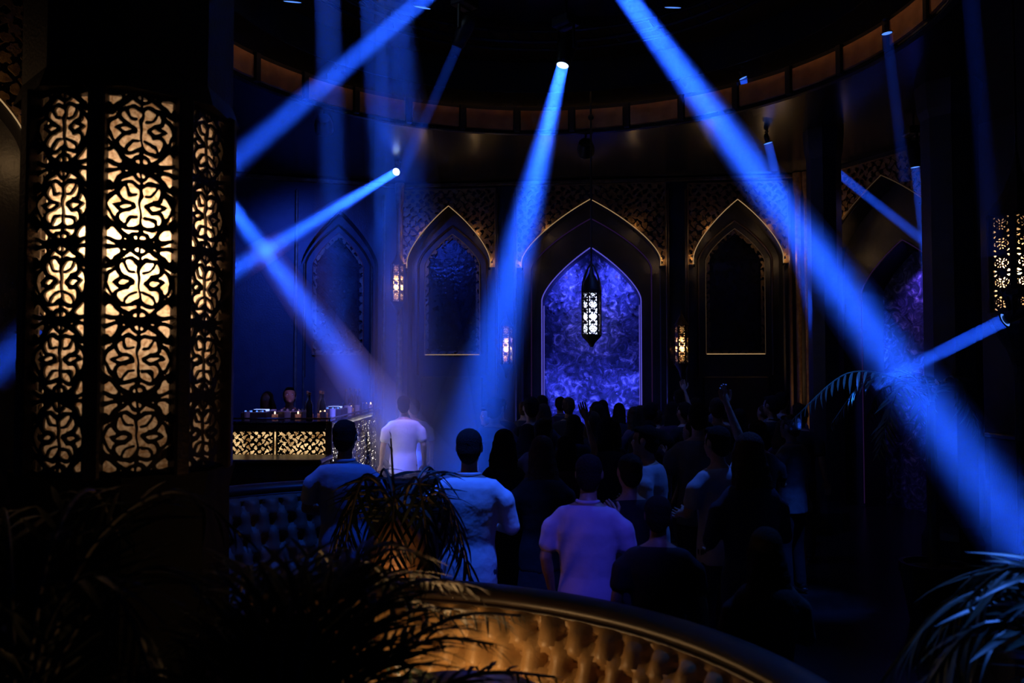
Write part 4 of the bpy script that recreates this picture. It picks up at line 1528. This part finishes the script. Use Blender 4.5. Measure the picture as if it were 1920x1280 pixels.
def make_person_meshes(pose, hair='short', female=False, top='tee', bottom='trousers', voxel=.016, lean=0.0, seat=False, head_turn=0.0, long_sleeve=False, head_tilt=0.0):
    sw = .172 if female else .195                       # half shoulder width
    er, wr, el, wl = [Vector(v) for v in POSES[pose]]
    if female:
        for v in (er, el, wr, wl):
            v.x *= .9

    def ln(v):                                           # lean forward above the hips
        v = Vector(v)
        if v.z > .95:
            k = v.z - .95
            return Vector((v.x, v.y + lean * k, v.z - .3 * lean * lean * k))
        return v
    body = MB()
    hw = .155 if female else .16
    tor = [(0, 0, .86, hw * .95, .105), (0, .0, .95, hw, .112), (0, .005, 1.06, hw * (.82 if female else .90), .098), (0, .0, 1.20, hw * (.92 if female else 1.0), .108),
           (0, -.005, 1.32, hw * 1.10, .115), (0, -.012, 1.41, hw * 1.06, .098), (0, -.014, 1.455, hw * .80, .078), (0, -.008, 1.49, .062, .060)]
    tl_ = [(x, y + (lean * (z - .95) if z > .95 else 0), z, a, c) for x, y, z, a, c in tor]
    body.loft(tl_)
    neck0, neck1 = ln((0, -.008, 1.44)), ln((0, .008, 1.56))
    body.capsule(neck0, .058, neck1, .054)
    hc = ln((0, .022, 1.645)) + Vector((0, head_tilt * .03, -abs(head_tilt) * .01))
    Rh = Matrix.Rotation(head_turn, 3, 'Z') @ Matrix.Rotation(-head_tilt, 3, 'X')

    def H(x, y, z):
        return hc + Rh @ Vector((x, y, z))
    body.ball(H(0, -.012, .022), (.077, .095, .092), 16, 12, Rh)      # skull
    body.ball(H(0, .028, -.045), (.060, .064, .078), 14, 10, Rh)      # jaw
    body.ball(H(0, .088, -.020), (.013, .020, .024), 8, 6, Rh)        # nose
    body.ball(H(0, .070, .022), (.050, .022, .016), 8, 6, Rh)         # brow
    body.ball(H(0, .074, -.062), (.024, .016, .012), 8, 6, Rh)        # lips
    body.ball(H(0, .070, -.100), (.024, .022, .020), 8, 6, Rh)        # chin
    for s in (-1, 1):
        body.ball(H(s * .078, -.008, -.005), (.010, .022, .034), 8, 6, Rh)
        body.ball(H(s * .040, .062, -.030), (.022, .020, .022), 8, 6, Rh)
    shoulders = [ln((s * sw, -.012, 1.395)) for s in (1, -1)]
    arms = ((shoulders[0], ln(er), ln(wr), 1), (shoulders[1], ln(el), ln(wl), -1))
    fing = []
    k = .86 if female else 1.0
    for sh_, e_, w_, s in arms:
        body.capsule(sh_ + Vector((-s * .04, 0, -.01)), .057 * k, sh_ + (e_ - sh_) * .35, .052 * k)
        body.capsule(sh_ + (e_ - sh_) * .3, .052 * k, e_, .039 * k)
        body.capsule(e_, .040 * k, e_ + (w_ - e_) * .35, .041 * k)
        body.capsule(e_ + (w_ - e_) * .3, .041 * k, w_, .026 * k)
        fing.append(hand(body, w_, e_, s, 1.0))
    if seat:
        legs = [((s * .09, 0, .90), (s * .12, .44, .92), (s * .12, .46, .46)) for s in (1, -1)]
    else:
        legs = [((s * .088, 0, .90), (s * .105, .02, .49), (s * .11, -.015, .085)) for s in (1, -1)]
    for hp, kn, an in legs:
        hp, kn, an = Vector(hp), Vector(kn), Vector(an)
        body.capsule(hp, .090, hp.lerp(kn, .5), .074)
        body.capsule(hp.lerp(kn, .45), .075, kn, .054)
        body.capsule(kn, .054, kn.lerp(an, .35), .056)
        body.capsule(kn.lerp(an, .3), .056, an, .036)
        body.ball(an + Vector((0, .055, -.045)), (.042, .125, .038), 10, 7)
    bm_ = remesh(body, voxel, 3, 'person_body', M['skin'])
    # fingers stay separate and are rooted in the palms
    bb = bmesh.new()
    bb.from_mesh(bm_)
    for f in fing:
        fm = f.mesh('f', True)
        bb.from_mesh(fm)
        bpy.data.meshes.remove(fm)
    bb.to_mesh(bm_)
    bb.free()
    bm_.polygons.foreach_set('use_smooth', [True] * len(bm_.polygons))
    # top
    t = MB()
    g = .016
    lo = .80 if top != 'dress' else .50
    rings = [(0, 0, lo, hw * (1.02 if top != 'dress' else 1.35) + g, .118 + g + (.05 if top == 'dress' else 0))]
    rings += [(x, y, z, a + g * (1.0 if z < 1.3 else .8), c + g) for x, y, z, a, c in tl_ if .9 < z < 1.47]
    nk = ln((0, -.010, 1.475))
    rings.append((nk.x, nk.y, nk.z, .074, .070))
    t.loft(rings)
    for sh_, e_, w_, s in arms:
        if top == 'dress':
            continue
        t.capsule(sh_ + Vector((-s * .055, 0, -.008)), .073 * k, sh_ + (e_ - sh_) * .35, .071 * k)
        end = e_ if long_sleeve else sh_ + (e_ - sh_) * .66
        t.capsule(sh_ + (e_ - sh_) * .3, .071 * k, end, .065 * k if not long_sleeve else .058 * k)
        if long_sleeve:
            t.capsule(e_, .058 * k, e_ + (w_ - e_) * .88, .040 * k)
    tm = remesh(t, voxel, 4, 'shirt', M['black_cloth'])
    if top in ('collar',):
        cb = MB()
        ring = []
        for i in range(16):
            a = 2 * PI * i / 16
            ring.append(nk + Vector((.066 * math.cos(a), .062 * math.sin(a), .006 + (-.012 if math.sin(a) > .3 else .008))))
        cb.tube(ring, .011, 8, True)
        cm = cb.mesh('c', True)
        bb = bmesh.new(); bb.from_mesh(tm); bb.from_mesh(cm); bb.to_mesh(tm); bb.free()
        bpy.data.meshes.remove(cm)
        tm.polygons.foreach_set('use_smooth', [True] * len(tm.polygons))
    # trousers and shoes
    b2 = MB()
    if bottom == 'trousers':
        b2.loft([(0, 0, .80, hw + .004, .118), (0, 0, .92, hw + .010, .124), (0, 0, 1.0, hw + .002, .114)])
        for hp, kn, an in legs:
            hp, kn, an = Vector(hp), Vector(kn), Vector(an)
            b2.capsule(hp + Vector((0, 0, -.02)), .100, kn, .072)
            b2.capsule(kn, .072, an + Vector((0, 0, .03)), .060)
    else:
        b2.loft([(0, 0, .52, hw * 1.30, .165), (0, 0, .80, hw * 1.10, .13), (0, 0, .98, hw * .92, .112)])
    pm = remesh(b2, voxel + .004, 3, 'trousers' if bottom == 'trousers' else 'skirt', M['denim'])
    s2 = MB()
    for hp, kn, an in legs:
        an = Vector(an)
        s2.ball(an + Vector((0, .055, -.043)), (.047, .135, .041), 12, 8)
        s2.ball(an + Vector((0, -.01, -.01)), (.045, .055, .05), 10, 7)
    # hair
    h = MB()
    h.ball(H(0, -.030, .040), (.084, .090, .084), 16, 12, Rh)
    h.ball(H(0, -.050, -.010), (.078, .070, .080), 14, 10, Rh)
    if hair == 'short':
        h.ball(H(0, -.065, -.060), (.056, .042, .040), 12, 8, Rh)
        for s in (-1, 1):
            h.ball(H(s * .074, .012, .004), (.010, .022, .034), 8, 6, Rh)
        h.ball(H(0, .045, .085), (.060, .045, .026), 12, 8, Rh)
    elif hair == 'bun':
        h.ball(H(0, -.12, .06), (.042, .042, .042), 12, 8, Rh)
        h.ball(H(0, -.060, -.050), (.062, .045, .050), 12, 8, Rh)
    else:
        drop = .34 if hair == 'long' else .20
        for q in range(7):
            f = q / 6
            h.ball(H(0, -.062 - .035 * f, -.03 - drop * f), (.090 + .030 * math.sin(PI * f) + .01 * f, .050 - .012 * f, .070), 14, 8, Rh)
        for s in (-1, 1):
            for q in range(5):
                f = q / 4
                h.ball(H(s * (.074 + .016 * f), -.010 - .03 * f, -.02 - drop * .8 * f), (.026, .045, .060), 8, 6, Rh)
    hm = remesh(h, .012, 3, 'hair', M['hair'])
    e2 = [MB().ball(H(s * .031, .070, -.002), (.013, .011, .011), 8, 6).mesh('eye', True) for s in (-1, 1)]
    for e in e2:
        e.materials.append(M['eye'])
    return dict(body=bm_, shirt=tm, trousers=pm, shoes=s2.mesh('shoes', True), hair=hm, eyes=e2, bottom=bottom, top=top)


KIT = {
    'back_collar': make_person_meshes('forward', 'short', top='collar', voxel=.012, head_turn=-.15),
    'back_tee': make_person_meshes('relaxed', 'short', top='tee', voxel=.012, long_sleeve=False, lean=.06),
    'back_polo': make_person_meshes('drink', 'short', top='collar', voxel=.012, lean=.10, head_turn=.1),
    'back_shirt': make_person_meshes('forward', 'short', top='collar', voxel=.012, long_sleeve=True),
    'woman_long': make_person_meshes('forward', 'long', True, 'tee', 'skirt', .016, long_sleeve=True),
    'woman_mid': make_person_meshes('relaxed', 'mid', True, 'dress', 'skirt', .016),
    'woman_up': make_person_meshes('arm_up', 'long', True, 'dress', 'skirt', .016),
    'woman_bun': make_person_meshes('drink', 'bun', True, 'tee', 'trousers', .016),
    'man_up': make_person_meshes('arm_up', 'short', top='tee', voxel=.016),
    'man_both': make_person_meshes('both_up', 'short', top='tee', voxel=.016),
    'man_dj': make_person_meshes('forward', 'short', top='tee', voxel=.014, lean=.18, head_tilt=-.35),
    'man_plain': make_person_meshes('relaxed', 'short', top='tee', voxel=.016),
}


def set_mat(o, m_):
    o.material_slots[0].link = 'OBJECT'
    o.material_slots[0].material = m_


def person(kit, loc, rz, height, label, group=None, shirt='black_cloth', trousers='denim', hair='hair', skin='skin', eyes=False):
    k = KIT[kit]
    o = link('person', k['body'])
    set_mat(o, M[skin])
    tag(o, label, 'person', group)
    o.location = loc
    o.rotation_euler.z = rz
    s = height / 1.75
    o.scale = (s, s, s)
    for part, m_ in (('hair', hair), ('shirt', shirt), ('trousers', trousers), ('shoes', 'shoe')):
        nm = {'shirt': 'dress' if k['top'] == 'dress' else 'shirt', 'trousers': k['bottom']}.get(part, part)
        me = k[part]
        if not len(me.materials):
            me.materials.append(M[m_])
        c = link(nm, me, None, o)
        set_mat(c, M[m_])
    for e in k['eyes']:
        link('eye', e, None, o)
    return o


def at(px, Y, z=0.0):
    return ((px - 960) / F_PX * Y, Y, z)


# the three men seen from behind (they face away from us: local +y is ahead)
person('back_collar', at(648, 5.95), .08, 1.765, 'man in a pale blue shirt standing by the low bar, seen from behind', None, 'pale_cloth', 'denim', 'hair', 'skin2')
person('back_shirt', at(880, 5.30), -.05, 1.745, 'man in a light collared shirt before the palm, seen from behind', None, 'white_cloth', 'denim', 'hair', 'skin2')
person('back_polo', at(1098, 4.75), -.32, 1.635, 'man in a lilac polo shirt right behind the tufted booth', None, 'lilac_cloth', 'denim', 'hair', 'skin2')
st = MB().box((-3.4, 11.75, .09), (1.9, 2.6, .18), 0, .01).build('floor_stage', M['floor'])
struct(st, 'low dark stage behind the counter')
# people one can tell apart
person('man_plain', at(757, 11.0), .2, 1.80, 'man in a bright white tee shirt beside the glowing counter', None, 'white_cloth', 'denim', 'hair', 'skin')
person('back_tee', at(778, 11.6), .5, 1.74, 'man in a pale blue tee half hidden behind the white tee shirt', None, 'pale_cloth', 'denim', 'hair', 'skin')
person('man_dj', (-2.92, 11.2, .18), PI + .3, 1.74, 'man in violet light working at the decks behind the counter', None, 'plum_cloth', 'denim', 'hair', 'skin')
person('woman_long', (-3.75, 9.6, 0), -PI / 2 + .5, 1.66, 'woman in a pale top at the left end of the counter', None, 'pale_cloth', 'denim', 'hair_b', 'skin')
person('woman_mid', (-3.35, 11.7, .18), PI - .3, 1.66, 'woman in a dark dress behind the counter', None, 'navy_cloth', 'navy_cloth', 'hair_b', 'skin')
person('man_plain', at(918, 10.2), 1.9, 1.70, 'man in a pale green shirt lit by the falling beam', None, 'teal_cloth', 'denim', 'hair', 'skin')
person('woman_long', at(1016, 5.9), .15, 1.66, 'woman with long brown hair between the shirt and polo men', None, 'black_cloth', 'black_cloth', 'hair_b', 'skin2')
person('woman_mid', at(945, 6.6), -.1, 1.66, 'dark haired woman just right of the light collared shirt', None, 'black_cloth', 'black_cloth', 'hair', 'skin2')
person('back_tee', at(1222, 6.4), 1.15, 1.70, 'man in a blue tee turned sideways behind the lilac polo man', None, 'pale_cloth', 'denim', 'hair', 'skin')
person('man_plain', at(1232, 4.35), -.2, 1.47, 'short dark haired person in black right of the lilac polo', None, 'black_cloth', 'black_cloth', 'hair', 'skin2')
person('woman_bun', at(1180, 5.2), .2, 1.60, 'person in black half hidden behind the lilac polo man', None, 'black_cloth', 'black_cloth', 'hair', 'skin2')
person('man_up', at(1345, 6.0), .5, 1.72, 'man with one arm raised in a loose blue shirt', None, 'pale_cloth', 'denim', 'hair', 'skin')
person('woman_long', at(1402, 4.9), .25, 1.75, 'woman with long dark hair catching blue light on her sleeve', None, 'navy_cloth', 'black_cloth', 'hair_b', 'skin2')
person('woman_long', at(1432, 3.75), .1, 1.42, 'person in black with long hair near the right end of the booth', None, 'black_cloth', 'black_cloth', 'hair', 'skin2')
# the crowd on the dance floor
rr = random.Random(21)
kinds = ['man_plain', 'woman_long', 'woman_mid', 'man_up', 'woman_up', 'man_both', 'woman_bun', 'back_tee', 'back_shirt']
wts = [5, 4, 4, .5, .4, .2, 3, 4, 3]
placed = [(at(757, 11.0)), at(778, 11.6), at(918, 10.2), at(945, 6.6), at(1016, 5.9), at(1222, 6.4), at(1345, 6.0)]
crowd = 0
tries = 0
while crowd < 46 and tries < 4000:
    tries += 1
    Y = rr.uniform(6.9, 13.2)
    px = rr.uniform(925, 1500) if Y > 8 else rr.uniform(985, 1440)
    x, y, _ = at(px, Y)
    if any(math.hypot(x - q[0], y - q[1]) < .58 for q in placed) or y > 13.6 - .1 * x:
        continue
    if math.hypot(x - 4.27, y - 11.6) < .6:
        continue
    placed.append((x, y, 0))
    kd = rr.choices(kinds, wts)[0]
    zone = 'before the blue alcove' if px < 1215 else 'before the right arch'
    row = 'front' if Y < 9 else ('middle' if Y < 11 else 'back')
    lady = kd.startswith('woman')
    top = rr.choices(['black_cloth', 'navy_cloth', 'grey_cloth', 'plum_cloth'], [5, 4, 1.2, 2])[0]
    hr = rr.choice(['hair', 'hair', 'hair_b'])
    hs = {'woman_long': 'long', 'woman_up': 'long', 'woman_mid': 'shoulder length', 'woman_bun': 'tied up'}.get(kd, 'short')
    who = {'man_up': 'one arm raised', 'woman_up': 'one arm raised', 'man_both': 'both arms raised'}.get(kd, '')
    lab = 'dancer in %s, %s %s hair%s, %s of crowd %s' % (top.split('_')[0], hs, 'black' if hr == 'hair' else 'brown', ', ' + who if who else '', row, zone)
    person(kd, (x, y, 0), rr.uniform(-.7, .7), rr.uniform(1.58, 1.74) if lady else rr.uniform(1.68, 1.86), lab, 'crowd on the dance floor',
           top, rr.choice(['denim', 'black_cloth']), hr, rr.choice(['skin', 'skin2']))
    crowd += 1
